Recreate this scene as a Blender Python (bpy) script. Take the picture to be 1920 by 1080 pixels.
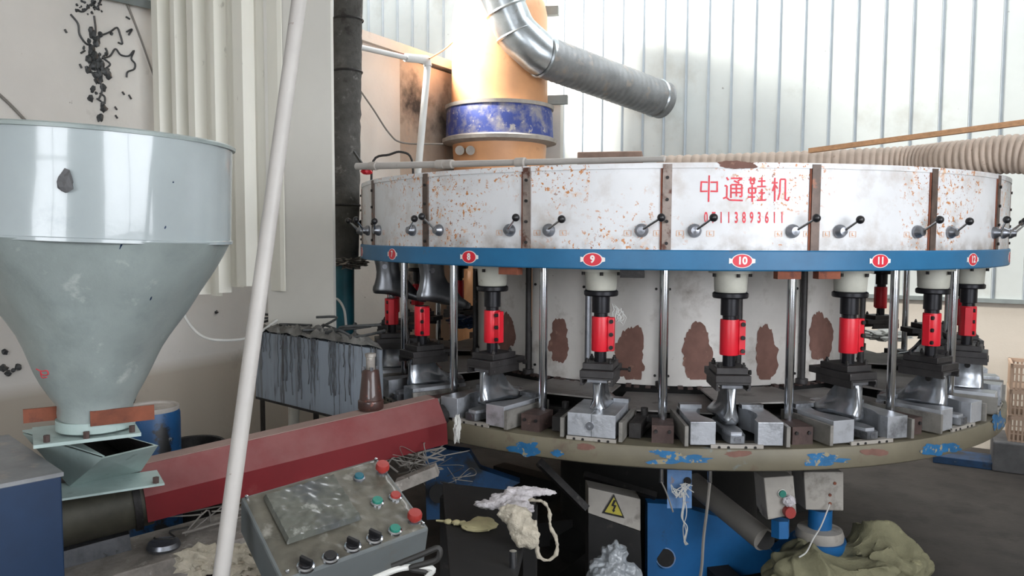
import bpy, bmesh, math, random
import numpy as np
from mathutils import Vector, Matrix, noise
for o in list(bpy.data.objects): bpy.data.objects.remove(o)
SC = bpy.context.scene
COL = SC.collection
rnd = random.Random(7)

# ---------------------------------------------------------------- camera
F = 1468.46; YAW = -.1876; PIT = .0675; ROL = .0047
CAM = Vector((0, -4.0656, 1.5393))
fw = Vector((math.sin(YAW)*math.cos(PIT), math.cos(YAW)*math.cos(PIT), -math.sin(PIT)))
_r = Vector((math.cos(YAW), -math.sin(YAW), 0)); _u = _r.cross(fw)
RR = _r*math.cos(ROL) + _u*math.sin(ROL); UU = -_r*math.sin(ROL) + _u*math.cos(ROL)
cd = bpy.data.cameras.new('camera'); cam = bpy.data.objects.new('camera', cd); COL.objects.link(cam)
cd.sensor_width = 36; cd.lens = F/1920*36; cd.clip_start = .05
m3 = Matrix((RR, UU, -fw)).transposed()
cam.matrix_world = Matrix.Translation(CAM) @ m3.to_4x4()
SC.camera = cam

# ---------------------------------------------------------------- world, lights, exposure
w = bpy.data.worlds.new('sky'); SC.world = w; w.use_nodes = True
bg = w.node_tree.nodes['Background']; bg.inputs[0].default_value = (.86, .93, 1, 1); bg.inputs[1].default_value = .3
SC.view_settings.view_transform = 'Standard'; SC.view_settings.look = 'None'
SC.view_settings.exposure = 0.58; SC.view_settings.gamma = 1; SC.view_settings.use_curve_mapping = False
def area(name, loc, target, sx, sy, power, col=(1, 1, 1), spread=180):
    l = bpy.data.lights.new(name, 'AREA'); l.shape = 'RECTANGLE'; l.size = sx; l.size_y = sy; l.energy = power; l.color = col; l.spread = math.radians(spread)
    o = bpy.data.objects.new(name, l); COL.objects.link(o); o.location = loc
    o.rotation_euler = (Vector(target)-Vector(loc)).to_track_quat('-Z', 'Y').to_euler(); return o
area('roof_light', (.55, 1.75, 5.0), (.55, 1.75, 0), 9.5, 1.3, 160, (.95, .98, 1)).rotation_euler = (0, 0, -math.radians(18.5))
area('high_window_light', (-3.3, .9, 4.4), (-1.25, 2.0, 2.9), .9, .9, 95, (1, .95, .88), 70)

# ---------------------------------------------------------------- pixel helpers (a pixel at a real depth -> a point)
def ray(x, y): return fw + RR*((x-960)/F) - UU*((y-540)/F)
def W(x, y, Z): return CAM + ray(x, y)*Z
def cylhit(x, y, rad):
    d = ray(x, y); a = d.x**2+d.y**2; b = 2*(CAM.x*d.x+CAM.y*d.y); c = CAM.x**2+CAM.y**2-rad**2
    q = b*b-4*a*c
    return None if q < 0 else CAM + d*((-b-math.sqrt(q))/2/a)
def hz(x, y, z):
    d = ray(x, y); return CAM + d*((z-CAM.z)/d.z)
def plane_hit(x, y, p, n):
    d = ray(x, y); return CAM + d*((p-CAM).dot(n)/d.dot(n))
def pol(a, r, z): a = math.radians(a); return Vector((r*math.sin(a), -r*math.cos(a), z))

# ---------------------------------------------------------------- materials
def srgb(c):
    if isinstance(c, str): c = [int(c[i:i+2], 16)/255 for i in (0, 2, 4)]
    return tuple((x/12.92 if x <= .04045 else ((x+.055)/1.055)**2.4) for x in c)+(1,)
def M(name, base, rough=.6, metal=0, var=.12, vscale=6, spots=(), bump=.0, bscale=60, emit=0, alpha=1, coat=0, trans=0, stretch=(1, 1, 1), dust=None):
    m = bpy.data.materials.new(name); m.use_nodes = True; nt = m.node_tree; N = nt.nodes; L = nt.links
    b = N['Principled BSDF']; b.inputs['Roughness'].default_value = rough; b.inputs['Metallic'].default_value = metal
    b.inputs['Alpha'].default_value = alpha; b.inputs['Coat Weight'].default_value = coat
    b.inputs['Transmission Weight'].default_value = trans
    base = srgb(base)
    geo = N.new('ShaderNodeNewGeometry'); mp = N.new('ShaderNodeMapping'); L.new(geo.outputs['Position'], mp.inputs[0]); mp.inputs['Scale'].default_value = stretch
    def nz(scale, detail=5):
        t = N.new('ShaderNodeTexNoise'); t.inputs['Scale'].default_value = scale; t.inputs['Detail'].default_value = detail
        t.inputs['Roughness'].default_value = .62; L.new(mp.outputs[0], t.inputs['Vector']); return t.outputs['Fac']
    def rng(src, a, c, lo=0, hi=1):
        r = N.new('ShaderNodeMapRange'); L.new(src, r.inputs[0]); r.inputs[1].default_value = a; r.inputs[2].default_value = c
        r.inputs[3].default_value = lo; r.inputs[4].default_value = hi; return r.outputs[0]
    def mix(f, a, c):
        x = N.new('ShaderNodeMix'); x.data_type = 'RGBA'; L.new(f, x.inputs[0])
        for s, v in ((6, a), (7, c)):
            if isinstance(v, tuple): x.inputs[s].default_value = v
            else: L.new(v, x.inputs[s])
        return x.outputs[2]
    d = tuple(v*(1-var*1.5) for v in base[:3])+(1,); l = tuple(min(1, v*(1+var)) for v in base[:3])+(1,)
    col = mix(rng(nz(vscale), .3, .7), d, l)
    for s in spots:                       # (colour, scale, threshold, softness[, mask scale, mask threshold[, zlo, zhi]])
        f = rng(nz(s[1], 8), s[2], s[2]+s[3])
        if len(s) > 4 and s[4]:
            g = rng(nz(s[4], 3), s[5], s[5]+.08); mu = N.new('ShaderNodeMath'); mu.operation = 'MULTIPLY'; L.new(f, mu.inputs[0]); L.new(g, mu.inputs[1]); f = mu.outputs[0]
        if len(s) > 6:
            sp = N.new('ShaderNodeSeparateXYZ'); L.new(geo.outputs['Position'], sp.inputs[0])
            g = rng(sp.outputs[2], s[6], s[7]); mu = N.new('ShaderNodeMath'); mu.operation = 'MULTIPLY'; L.new(f, mu.inputs[0]); L.new(g, mu.inputs[1]); f = mu.outputs[0]
        col = mix(f, col, srgb(s[0]))
    if dust:                              # (colour, normal z from, to, amount): settled dust on faces that look up
        sn = N.new('ShaderNodeSeparateXYZ'); L.new(geo.outputs['True Normal'], sn.inputs[0]); g = rng(sn.outputs[2], dust[1], dust[2])
        h = rng(nz(9, 8), .25, .62, .35, 1); mu = N.new('ShaderNodeMath'); mu.operation = 'MULTIPLY'; L.new(g, mu.inputs[0]); L.new(h, mu.inputs[1])
        m2 = N.new('ShaderNodeMath'); m2.operation = 'MULTIPLY'; L.new(mu.outputs[0], m2.inputs[0]); m2.inputs[1].default_value = dust[3]
        col = mix(m2.outputs[0], col, srgb(dust[0]))
    L.new(col, b.inputs['Base Color'])
    if bump:
        bp = N.new('ShaderNodeBump'); bp.inputs['Strength'].default_value = bump; bp.inputs['Distance'].default_value = .01
        L.new(nz(bscale, 6), bp.inputs['Height']); L.new(bp.outputs[0], b.inputs['Normal'])
    if emit:
        b.inputs['Emission Color'].default_value = base; b.inputs['Emission Strength'].default_value = emit
    return m
K = {}
K['plaster'] = M('plaster', 'c9c5be', .9, var=.06, vscale=1.5, spots=[('a69d90', 3, -1, .1, 0, 0, .87, .80), ('8a8378', 3, .62, .2), ('6e675e', 26, .7, .06)], bump=.15, bscale=30)
K['soot'] = M('sooty_plaster', 'b8a898', .9, var=.15, vscale=2, spots=[('3d3a38', 2.2, .5, .18), ('c9a487', 3, .6, .15)], bump=.2, bscale=25)
K['plaster_low'] = M('cream_plaster', 'cdc6bb', .9, var=.05, vscale=2, spots=[('9d968a', 5, .62, .2)], bump=.1)
K['cladding'] = M('white_cladding', 'cdd3d1', .45, var=.05, vscale=2, spots=[('8d8f8c', 14, .7, .04), ('a9a9a0', 1.6, .58, .25)])
K['rib'] = M('cladding_rib', 'b3bcc2', .45, var=.06)
K['floor'] = M('concrete_floor', '3a3531', .8, var=.25, vscale=3, spots=[('25211e', 5, .5, .2), ('5f5a54', 40, .68, .05)], bump=.3, bscale=40)  # low things (floor, console, sack, cabinet) darkened in colour for dimmer light
K['white_drum'] = M('rusty_white_enamel', 'd9dadb', .38, var=.05, vscale=5, spots=[('b9b0a8', 7, .52, .25), ('8f857c', 11, .40, .25, 0, 0, 1.55, 1.494), ('d9b392', 26, .58, .08, 2.6, .49), ('bd7d45', 62, .585, .03, 2.6, .43), ('8a5230', 85, .615, .03, 2.6, .49)])
K['inner_drum'] = M('stained_inner_enamel', 'cfcbc5', .4, var=.08, vscale=4, spots=[('9b938a', 8, .55, .2), ('6a5142', 30, .7, .04)])
K['seam'] = M('rusty_seam_steel', '8c8078', .5, .4, var=.25, vscale=20, spots=[('5a3b30', 25, .55, .1), ('b7b0a8', 40, .66, .05)])
K['seam_dark'] = M('dark_seam_steel', '63554d', .5, .4, var=.3, vscale=15, spots=[('8a5c48', 30, .58, .08)])
K['blue_ring'] = M('blue_ring_paint', '1f6690', .45, var=.15, vscale=4, spots=[('4b5a66', 12, .66, .08), ('7a5a48', 50, .72, .03)])
K['blue'] = M('blue_paint', '12598f', .5, var=.15, vscale=5, spots=[('26303c', 6, .62, .1), ('5a5048', 20, .7, .05)])
K['blue_dark'] = M('grimy_dark_blue_paint', '143f66', .55, var=.25, vscale=9, spots=[('1c1f22', 7, .52, .12), ('5c656b', 22, .64, .06)])
K['blue_faded'] = M('faded_blue_paint', '5b80ad', .6, var=.2, vscale=15, spots=[('8a7566', 20, .6, .08)])
K['navy'] = M('navy_cabinet_paint', '0f2a48', .5, var=.12, vscale=8)
K['beam'] = M('worn_cream_paint', '6a6453', .55, var=.16, vscale=4, spots=[('5b4d40', 7, .58, .1), ('6f7f86', 9, .64, .1), ('4a352b', 30, .68, .05)])
K['beam_blue'] = M('scuffed_blue_paint', '1d5f8c', .55, var=.2, vscale=20, spots=[('8c8266', 45, .56, .04)])
K['rustpatch'] = M('bare_rust_brown', '75554b', .85, var=.15, vscale=15, spots=[('8a6a5c', 25, .62, .06)])
K['rust'] = M('rust_orange_steel', '7c4530', .8, var=.2, vscale=15, spots=[('5c3327', 25, .55, .1)])
K['brown_iron'] = M('brown_iron', '4a3a36', .7, .2, var=.25, vscale=20, spots=[('6b574c', 35, .6, .08)], bump=.2)
K['chrome'] = M('polished_steel', 'c6cad0', .14, 1, var=.08, vscale=8)
K['chrome_dull'] = M('dull_steel', '8d9096', .35, .9, var=.2, vscale=20, spots=[('3c3834', 18, .62, .1)])
K['alu'] = M('milled_aluminium', 'c6cad0', .3, .6, dust=('77787a', .4, .9, .75), var=.12, vscale=10, spots=[('5a5b5d', 8, .52, .2), ('c9ccd0', 30, .64, .06)], bump=.12, bscale=90)
K['alu_dark'] = M('grimy_aluminium', '83868a', .4, .75, var=.25, vscale=12, spots=[('393836', 10, .56, .15)], bump=.1, bscale=60)
K['last'] = M('cast_last_aluminium', 'a0a4a9', .25, .9, var=.15, vscale=14, spots=[('6a6a6a', 15, .62, .12)], bump=.04, bscale=50)
K['black'] = M('black_steel', '1d1d21', .35, .5, var=.2, vscale=20)
K['blackgrease'] = M('greasy_black_iron', '262423', .6, .3, var=.4, vscale=20, spots=[('4c4845', 24, .62, .08)], bump=.3, bscale=50)
K['grey_iron'] = M('grey_iron_plate', '3f3d3d', .5, .5, var=.25, vscale=14, spots=[('6a6765', 25, .64, .06)])
K['deck'] = M('grey_deck_sheet', '94908c', .6, .25, var=.15, vscale=6, spots=[('4a4542', 6, .58, .15), ('8f8c88', 30, .7, .05)])
K['dark'] = M('oily_dark', '151413', .8, var=.3, vscale=10, spots=[('2b2825', 20, .62, .1)])  # oil black, and the painted shade under the table
K['red'] = M('red_paint', 'd21a2c', .38, var=.08, vscale=10)
K['red_worn'] = M('worn_red_paint', '6c151b', .5, var=.12, vscale=5, spots=[('7a3f3d', 5, .58, .14)], dust=('94716d', .25, .75, .55))
K['red_dust'] = M('dusty_pink_paint', '967e76', .8, var=.12, vscale=10, spots=[('8a3a38', 14, .63, .1)])
K['redpaint'] = M('stencil_red', 'd8404c', .6, var=.15, vscale=60)
K['badge_red'] = M('badge_red', 'd01f33', .4, var=.03)
K['badge_white'] = M('badge_white', 'e8e4e0', .4, var=.03)
K['grey_cast'] = M('grey_white_casting', 'b9b8ac', .5, var=.1, vscale=12, spots=[('7f6f55', 18, .64, .08)])
K['hopper'] = M('grey_green_enamel', 'a0a9aa', .16, var=.06, vscale=3, coat=.35, spots=[('6f7f80', 4, .62, .2)], bump=.12, bscale=5)
K['hopper_lo'] = M('grey_green_enamel_dusty', '959f9c', .35, var=.12, vscale=5, spots=[('76807f', 5, .50, .22), ('b3bab6', 11, .62, .1)], bump=.4, bscale=7)
K['chute'] = M('pale_green_paint', 'a4b6b2', .5, var=.12, vscale=9, spots=[('5c6460', 12, .6, .15)])
K['olive'] = M('greasy_olive_steel', '48463b', .6, .2, var=.25, vscale=14, spots=[('55564a', 20, .62, .08)])
K['pole'] = M('chipped_white_paint', 'aaa6a1', .5, var=.06, vscale=8, spots=[('8a7f78', 34, .66, .05), ('7a6a62', 9, .7, .04)])
K['panel'] = M('cream_sheet_metal', 'd9d7cb', .35, var=.05, vscale=3, spots=[('9a978a', 20, .66, .08)], stretch=(1, 1, .35))
K['panel_flat'] = M('smooth_cream_board', 'cbc9c1', .6, var=.04, vscale=2)
K['crud'] = M('crusted_grey_grime', '74736f', .9, var=.3, vscale=18, spots=[('8c8a86', 30, .6, .1), ('35332f', 9, .56, .12)], bump=.8, bscale=28)
K['crud_dark'] = M('dark_crusted_grime', '4c4b48', .9, var=.3, vscale=14, spots=[('6c6b68', 26, .6, .1), ('2b2926', 7, .56, .12)], bump=.8, bscale=28)
K['rail'] = M('grubby_rail_steel', '85827c', .5, .3, var=.2, vscale=12, spots=[('4a4541', 10, .56, .15)])
K['teal'] = M('teal_paint', '0f5664', .5, var=.15, vscale=10, spots=[('2a2c2c', 18, .66, .06)])
K['tank'] = M('pale_blue_drip_stained_steel', '8f99a4', .5, var=.1, vscale=5, stretch=(1, 1, .07), spots=[('6a6d70', 22, .52, .12), ('4c4d50', 45, .57, .07)])
K['orange'] = M('orange_plastic', 'dba274', .45, var=.08, vscale=4, spots=[('b07a50', 9, .62, .15)])
K['blueband'] = M('blue_band_flaking', '34468f', .6, var=.15, vscale=6, spots=[('8d8a90', 9, .47, .18), ('aaa5a2', 22, .60, .06)])
K['dustwhite'] = M('dusty_white_lip', 'a8a29b', .8, var=.12, vscale=16)
K['galv'] = M('galvanised_duct', 'a9b0b4', .3, .85, var=.15, vscale=9, spots=[('8a8782', 15, .6, .15)])
K['galv_dust'] = M('dusty_galvanised_duct', '8d8f91', .5, .6, var=.15, vscale=9, spots=[('a59c94', 12, .55, .15)])
K['pvc'] = M('white_pvc', 'cfd0cf', .4, var=.05)
K['hose'] = M('cream_hose', 'bcab9c', .7, var=.1, vscale=20, spots=[('8a7566', 20, .64, .1)])
K['wood'] = M('orange_wood', 'c2946c', .7, var=.15, vscale=10, stretch=(1, 8, 8))
K['cable'] = M('grey_cable', '77736d', .7, var=.1)
K['cable_w'] = M('white_cable', 'bdbdb8', .5, var=.05)
K['cable_k'] = M('black_cable', '22211f', .6, var=.1)
K['drip'] = M('grey_drips', '4f5256', .6, var=.3, vscale=40)
K['gunk'] = M('black_plastic_gunk', '3a3c3c', .5, var=.4, vscale=40)
K['console'] = M('grey_console_steel', '5f6464', .5, var=.1, vscale=6, spots=[('5e5b52', 9, .58, .15)])
K['console_top'] = M('grimy_film_covered_plate', '5c594f', .35, var=.25, vscale=9, coat=.35, spots=[('84827a', 14, .6, .1), ('3e3b33', 6, .53, .15)], bump=.25, bscale=10)
K['film'] = M('wrinkled_clear_film', '54564f', .3, var=.2, vscale=12, coat=.4, spots=[('8b8d86', 18, .6, .08), ('474a4c', 5, .52, .12)], bump=.3, bscale=9)
K['green'] = M('green_button', '1f7060', .4, var=.05)
K['redbtn'] = M('red_button', '8e2d27', .45, var=.08)
K['blackp'] = M('black_plastic', '1a1a1c', .35, var=.1)
K['cloth_w'] = M('white_cotton', 'c9c4c6', .95, var=.12, vscale=30, bump=.9, bscale=120)
K['cloth_c'] = M('cream_cotton', 'b5ad9c', .95, var=.15, vscale=30, bump=.7, bscale=140)
K['slug'] = M('pale_yellow_rubber', 'b3ab84', .6, var=.1, vscale=20)
K['sack'] = M('green_woven_sack', '79765c', .85, var=.12, vscale=14, spots=[('a8a480', 12, .6, .15), ('8a4a40', 5, .71, .03)], bump=.5, bscale=90)
K['bag'] = M('clear_plastic_bag', '8f9498', .3, var=.25, vscale=25, coat=.5, bump=.9, bscale=20)
K['canvas'] = M('tan_cloth', '8b7d66', .95, var=.2, vscale=16, bump=.6, bscale=30)
K['crate'] = M('beige_crate_plastic', 'b39a86', .6, var=.08)
K['block'] = M('grey_block', '5f5f60', .9, var=.2, vscale=10)
K['yellow'] = M('warning_yellow', 'a59a35', .6, var=.1, vscale=20)
K['oil'] = M('brown_oil', '40261f', .5, var=.3, vscale=16, coat=.5, spots=[('8a4a38', 30, .62, .08)])
K['signwhite'] = M('grubby_white_steel', '9b968e', .6, var=.12, vscale=8, spots=[('55504a', 8, .56, .15)])
K['window'] = M('bright_window', 'f4f8ff', .5, emit=6.3)  # glow of the front windows and of the added right-hand panel
K['card'] = M('cardboard', '8a7468', .9, var=.2, vscale=12)
K['ledge'] = M('trim_steel', '8f9796', .5, .3)
K['drumlid'] = M('drum_top_sheet', '8a8580', .7, var=.2)
K['bluebucket'] = M('paint_splashed_blue', '174a78', .45, var=.15, vscale=8, spots=[('0f1214', 9, .54, .06), ('c3c5c4', 26, .67, .03)])
K['tar'] = M('dusty_grey_deposit', '8d8780', .9, var=.3, vscale=14, spots=[('b5b0a8', 22, .6, .1)], bump=.6, bscale=40)

# ---------------------------------------------------------------- mesh builder
class MB:
    def __init__(s): s.v = []; s.f = []
    def add(s, vs, fs):
        o = len(s.v); s.v += [tuple(v) for v in vs]; s.f += [tuple(i+o for i in f) for f in fs]; return s
    def box(s, lo, hi, M4=None):
        x0, y0, z0 = lo; x1, y1, z1 = hi
        vs = [Vector(p) for p in ((x0, y0, z0), (x1, y0, z0), (x1, y1, z0), (x0, y1, z0), (x0, y0, z1), (x1, y0, z1), (x1, y1, z1), (x0, y1, z1))]
        if M4: vs = [M4 @ v for v in vs]
        return s.add(vs, [(0, 3, 2, 1), (4, 5, 6, 7), (0, 1, 5, 4), (1, 2, 6, 5), (2, 3, 7, 6), (3, 0, 4, 7)])
    def hexa(s, b, t):      # bottom quad, top quad
        return s.add(list(b)+list(t), [(0, 3, 2, 1), (4, 5, 6, 7), (0, 1, 5, 4), (1, 2, 6, 5), (2, 3, 7, 6), (3, 0, 4, 7)])
    def cyl(s, p0, p1, r0, r1=None, n=20, caps=True):
        r1 = r0 if r1 is None else r1; p0 = Vector(p0); p1 = Vector(p1)
        q = (p1-p0).to_track_quat('Z', 'Y'); vs = []
        for p, r in ((p0, r0), (p1, r1)):
            vs += [p + q @ Vector((r*math.cos(2*math.pi*i/n), r*math.sin(2*math.pi*i/n), 0)) for i in range(n)]
        fs = [(i, (i+1) % n, n+(i+1) % n, n+i) for i in range(n)]
        if caps: fs += [tuple(range(n))[::-1], tuple(range(n, 2*n))]
        return s.add(vs, fs)
    def lathe(s, prof, c=(0, 0, 0), n=48, axis=None, closed=False, a0=0, a1=360):
        c = Vector(c); full = abs(a1-a0) >= 360; q = axis.to_track_quat('Z', 'Y') if axis else None
        k = n if full else n+1; vs = []
        for j in range(k):
            a = math.radians(a0+(a1-a0)*j/n)
            for r, z in prof:
                p = Vector((r*math.sin(a), -r*math.cos(a), z)); vs.append(c + (q @ p if q else p))
        m = len(prof); fs = []; mm = m if closed else m-1
        for j in range(n):
            j2 = (j+1) % k
            for i in range(mm):
                i2 = (i+1) % m
                fs.append((j*m+i, j2*m+i, j2*m+i2, j*m+i2))
        if not full and closed: fs += [tuple(range(m)), tuple(range((k-1)*m, k*m))[::-1]]
        return s.add(vs, fs)
    def tube(s, pts, r, n=8, smooth=0):
        pts = [Vector(p) for p in pts]
        if smooth: pts = catmull(pts, smooth)
        rs = r if isinstance(r, (list, tuple)) else [r]*len(pts)
        if len(rs) != len(pts): rs = [rs[min(len(rs)-1, int(i*len(rs)/len(pts)))] for i in range(len(pts))]
        vs = []; up = Vector((0, 0, 1)); prev = None
        for i, p in enumerate(pts):
            t = (pts[min(i+1, len(pts)-1)]-pts[max(i-1, 0)])
            if t.length < 1e-9: t = Vector((0, 0, 1))
            t.normalize()
            if prev is None: a = t.cross(up if abs(t.z) < .9 else Vector((1, 0, 0))).normalized()
            else:
                a = prev - t*prev.dot(t); a.normalize()
            prev = a; b = t.cross(a)
            vs += [p + (a*math.cos(2*math.pi*k/n)+b*math.sin(2*math.pi*k/n))*rs[i] for k in range(n)]
        fs = [(i*n+k, i*n+(k+1) % n, (i+1)*n+(k+1) % n, (i+1)*n+k) for i in range(len(pts)-1) for k in range(n)]
        fs += [tuple(range(n))[::-1], tuple(range((len(pts)-1)*n, len(pts)*n))]
        return s.add(vs, fs)
    def prism(s, poly, z0, z1, fn=None):       # 2D polygon (x,y) extruded along third axis; fn maps (x,y,z)->Vector
        fn = fn or (lambda x, y, z: Vector((x, y, z))); n = len(poly)
        vs = [fn(x, y, z0) for x, y in poly]+[fn(x, y, z1) for x, y in poly]
        return s.add(vs, [tuple(range(n))[::-1], tuple(range(n, 2*n))]+[(i, (i+1) % n, n+(i+1) % n, n+i) for i in range(n)])
    def mesh(s, name, mat, smooth=True, angle=35):
        me = bpy.data.meshes.new(name); me.from_pydata(s.v, [], s.f); me.materials.append(mat)
        bm = bmesh.new(); bm.from_mesh(me); bmesh.ops.recalc_face_normals(bm, faces=bm.faces); bm.to_mesh(me); bm.free()
        if smooth:
            me.polygons.foreach_set('use_smooth', [True]*len(me.polygons)); me.set_sharp_from_angle(angle=math.radians(angle))
        return me
    def build(s, name, mat, parent=None, smooth=True, bevel=0, world=True, angle=35):
        return link(name, s.mesh(name, mat, smooth, angle), parent, bevel, world)
def link(name, me, parent=None, bevel=0, world=True):
    o = bpy.data.objects.new(name, me); COL.objects.link(o)
    if parent is not None: attach(o, parent, world)
    if bevel:
        b = o.modifiers.new('bevel', 'BEVEL'); b.width = bevel; b.segments = 2; b.limit_method = 'ANGLE'; b.angle_limit = math.radians(40)
    return o
def wm(o):      # world matrix without a depsgraph update
    m = Matrix.LocRotScale(o.location, o.rotation_euler, o.scale)
    if o.parent: m = wm(o.parent) @ o.matrix_parent_inverse @ m
    return m
def attach(o, parent, world=True):
    o.parent = parent
    if world: o.matrix_parent_inverse = wm(parent).inverted()
def catmull(p, k):
    out = []; q = [p[0]*2-p[1]]+p+[p[-1]*2-p[-2]]
    for i in range(1, len(q)-2):
        for j in range(k):
            t = j/k; a, b, c, d = q[i-1:i+3]
            out.append(.5*((2*b)+(c-a)*t+(2*a-5*b+4*c-d)*t*t+(3*b-a-3*c+d)*t**3))
    return out+[p[-1]]
def tag(o, label=None, cat=None, group=None, kind=None):
    for k, v in (('label', label), ('category', cat), ('group', group), ('kind', kind)):
        if v: o[k] = v
    return o
def thing(name, loc, label, cat, group=None, rz=0):
    o = bpy.data.objects.new(name, None); COL.objects.link(o); o.location = loc; o.rotation_euler = (0, 0, rz); o.empty_display_size = .05
    return tag(o, label, cat, group)
CH = {}
def copy_tree(o, parent=None, kids=None):
    c = o.copy(); COL.objects.link(c); c.parent = parent
    for ch in [x for x in list(COL.objects) if x.parent is o] if kids is None else kids: copy_tree(ch, c)
    return c
def textmesh(s, size, bold=0.0):
    cu = bpy.data.curves.new('t', 'FONT'); cu.body = s; cu.size = size; cu.align_x = 'CENTER'; cu.align_y = 'CENTER'; cu.offset = bold; cu.resolution_u = 4
    o = bpy.data.objects.new('t', cu); COL.objects.link(o); bpy.context.view_layer.update()
    me = o.to_mesh(); v = [tuple(x.co) for x in me.vertices]; f = [tuple(p.vertices) for p in me.polygons]
    o.to_mesh_clear(); bpy.data.objects.remove(o); return v, f
def blob(c, rad, seed=0, amp=.25, fs=2.0, sub=4, flat=None, rot=0):
    bm = bmesh.new(); bmesh.ops.create_icosphere(bm, subdivisions=sub, radius=1)
    vs = []; off = Vector((seed*3.1, seed*1.7, seed)); cr = math.cos(rot); sr = math.sin(rot)
    for v in bm.verts:
        n = noise.noise(v.co*fs+off)+.5*noise.noise(v.co*fs*2.7+off)+.25*abs(noise.noise(v.co*fs*6+off))
        p = v.co*(1+amp*n); p = Vector((p.x*rad[0], p.y*rad[1], p.z*rad[2])); p = Vector((p.x*cr-p.y*sr, p.x*sr+p.y*cr, p.z))+Vector(c)
        if flat is not None and p.z < flat: p.z = flat
        vs.append(p)
    fs_ = [tuple(x.index for x in f.verts) for f in bm.faces]; bm.free(); return vs, fs_

# ================================================================ SETTING
TH = math.radians(18.5)
dB = Vector((-math.cos(TH), math.sin(TH), 0)); nB = Vector((math.sin(TH), math.cos(TH), 0))     # back wall: direction leftwards, outward normal
dL = Vector((math.sin(TH), math.cos(TH), 0)); nL = Vector((-math.cos(TH), math.sin(TH), 0))     # left wall
CB = 2.74; CL = 2.3
def structure(o): o['kind'] = 'structure'; return o
def room(u, v, z): return nB*v - dB*u + Vector((0, 0, z))       # u to the right along the back wall, v towards it
structure(MB().box((-7, -7.5, -.1), (6, CB+.2, 0), Matrix((( -dB).to_4d(), nB.to_4d(), (0, 0, 1, 0), (0, 0, 0, 1))).transposed()).build('floor', K['floor'], smooth=False))
def slab(name, u0, u1, v0, v1, z0, z1, mat):
    m = MB().hexa([room(u0, v0, z0), room(u1, v0, z0), room(u1, v1, z0), room(u0, v1, z0)], [room(u0, v0, z1), room(u1, v0, z1), room(u1, v1, z1), room(u0, v1, z1)])
    return structure(m.build(name, mat, smooth=False))
wb = slab('wall_back', -7, 5, CB, CB+.2, 0, 5.2, K['plaster_low'])
# cladding strips on the back wall, above the cream plinth
zc = 1.10; pitch = .19
def strip_mesh():
    w_ = pitch; p = [(0, 0), (.012, -.022), (.03, -.022), (.042, -.004), (w_-.004, -.004), (w_-.004, .0), (w_-.004, .0)]
    p = [(0, -.001), (.008, -.024), (.026, -.024), (.034, -.006), (w_-.001, -.006), (w_-.001, 0)]
    return MB().prism(p, 0, 4.1).mesh('cladding_panel', K['cladding'], smooth=False)
sm = MB().prism([(.022, -.0005), (.022, -.006), (pitch-.001, -.006), (pitch-.001, -.0005)], 0, 4.1).mesh('cladding_panel', K['cladding'], smooth=False)
rb_ = MB().prism([(0, -.0005), (.002, -.020), (.007, -.020), (.010, -.0075), (.021, -.0065), (.021, -.0005)], 0, 4.1).mesh('cladding_rib', K['rib'], smooth=False)
for i in range(int(12/pitch)):
    o = link('cladding_panel', sm); P = room(-7+i*pitch, CB, zc)
    attach(o, wb, False); o.location = P; o.rotation_euler = (0, 0, -TH)
    o = link('cladding_rib', rb_, wb, world=False); o.location = P; o.rotation_euler = (0, 0, -TH)
MB().hexa([room(-7, CB-.03, zc-.03), room(5, CB-.03, zc-.03), room(5, CB, zc-.03), room(-7, CB, zc-.03)], [room(-7, CB-.03, zc), room(5, CB-.03, zc), room(5, CB, zc), room(-7, CB, zc)]).build('ledge', K['ledge'], wb, smooth=False)
wl = slab('wall_left', -CL-.2, -CL, -7.3, .849, 0, 2.86, K['plaster'])
s_ = slab('wall_left.001', -CL-.2, -CL+.0, .85, CB-.1, 0, 2.84, K['soot'])
slab('trim_1', -CL-.22, -CL+.04, -7.3, CB-.1, 2.861, 2.93, K['plaster'])
slab('wall_left.002', -7, -CL-.9, -7.3, -7.1, 0, 5.2, K['plaster'])
slab('wall_front', -7, 5, -7.5, -7.3, 0, 5.2, K['plaster'])
slab('ceiling', -7, 4.2, -7.5, .9, 5.2, 5.35, K['plaster'])
slab('ceiling.001', -7, 4.2, CB-.15, CB+.2, 5.2, 5.35, K['plaster'])
slab('wall_right', 4.0, 4.2, -7.3, CB, 0, 5.2, K['plaster'])
# windows behind the photographer
for n_, (u0, u1) in enumerate(((-4.6, -3.2), (.4, 2.6))):
    wd = slab('window_%d' % (n_+1), u0, u1, -7.29, -7.27, 1.1, 2.9, K['window'])
    fr = MB()
    for a, b, c, d in ((u0-.06, u0, 1.04, 2.96), (u1, u1+.06, 1.04, 2.96), ((u0+u1)/2-.03, (u0+u1)/2+.03, 1.1, 2.9)):
        fr.hexa([room(a, -7.3, c), room(b, -7.3, c), room(b, -7.22, c), room(a, -7.22, c)], [room(a, -7.3, d), room(b, -7.3, d), room(b, -7.22, d), room(a, -7.22, d)])
    for c, d in ((1.04, 1.1), (2.9, 2.96), (2.0, 2.06)):
        fr.hexa([room(u0, -7.3, c), room(u1, -7.3, c), room(u1, -7.22, c), room(u0, -7.22, c)], [room(u0, -7.3, d), room(u1, -7.3, d), room(u1, -7.22, d), room(u0, -7.22, d)])
    fr.build('window_frame', K['pole'], wd, smooth=False)

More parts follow.
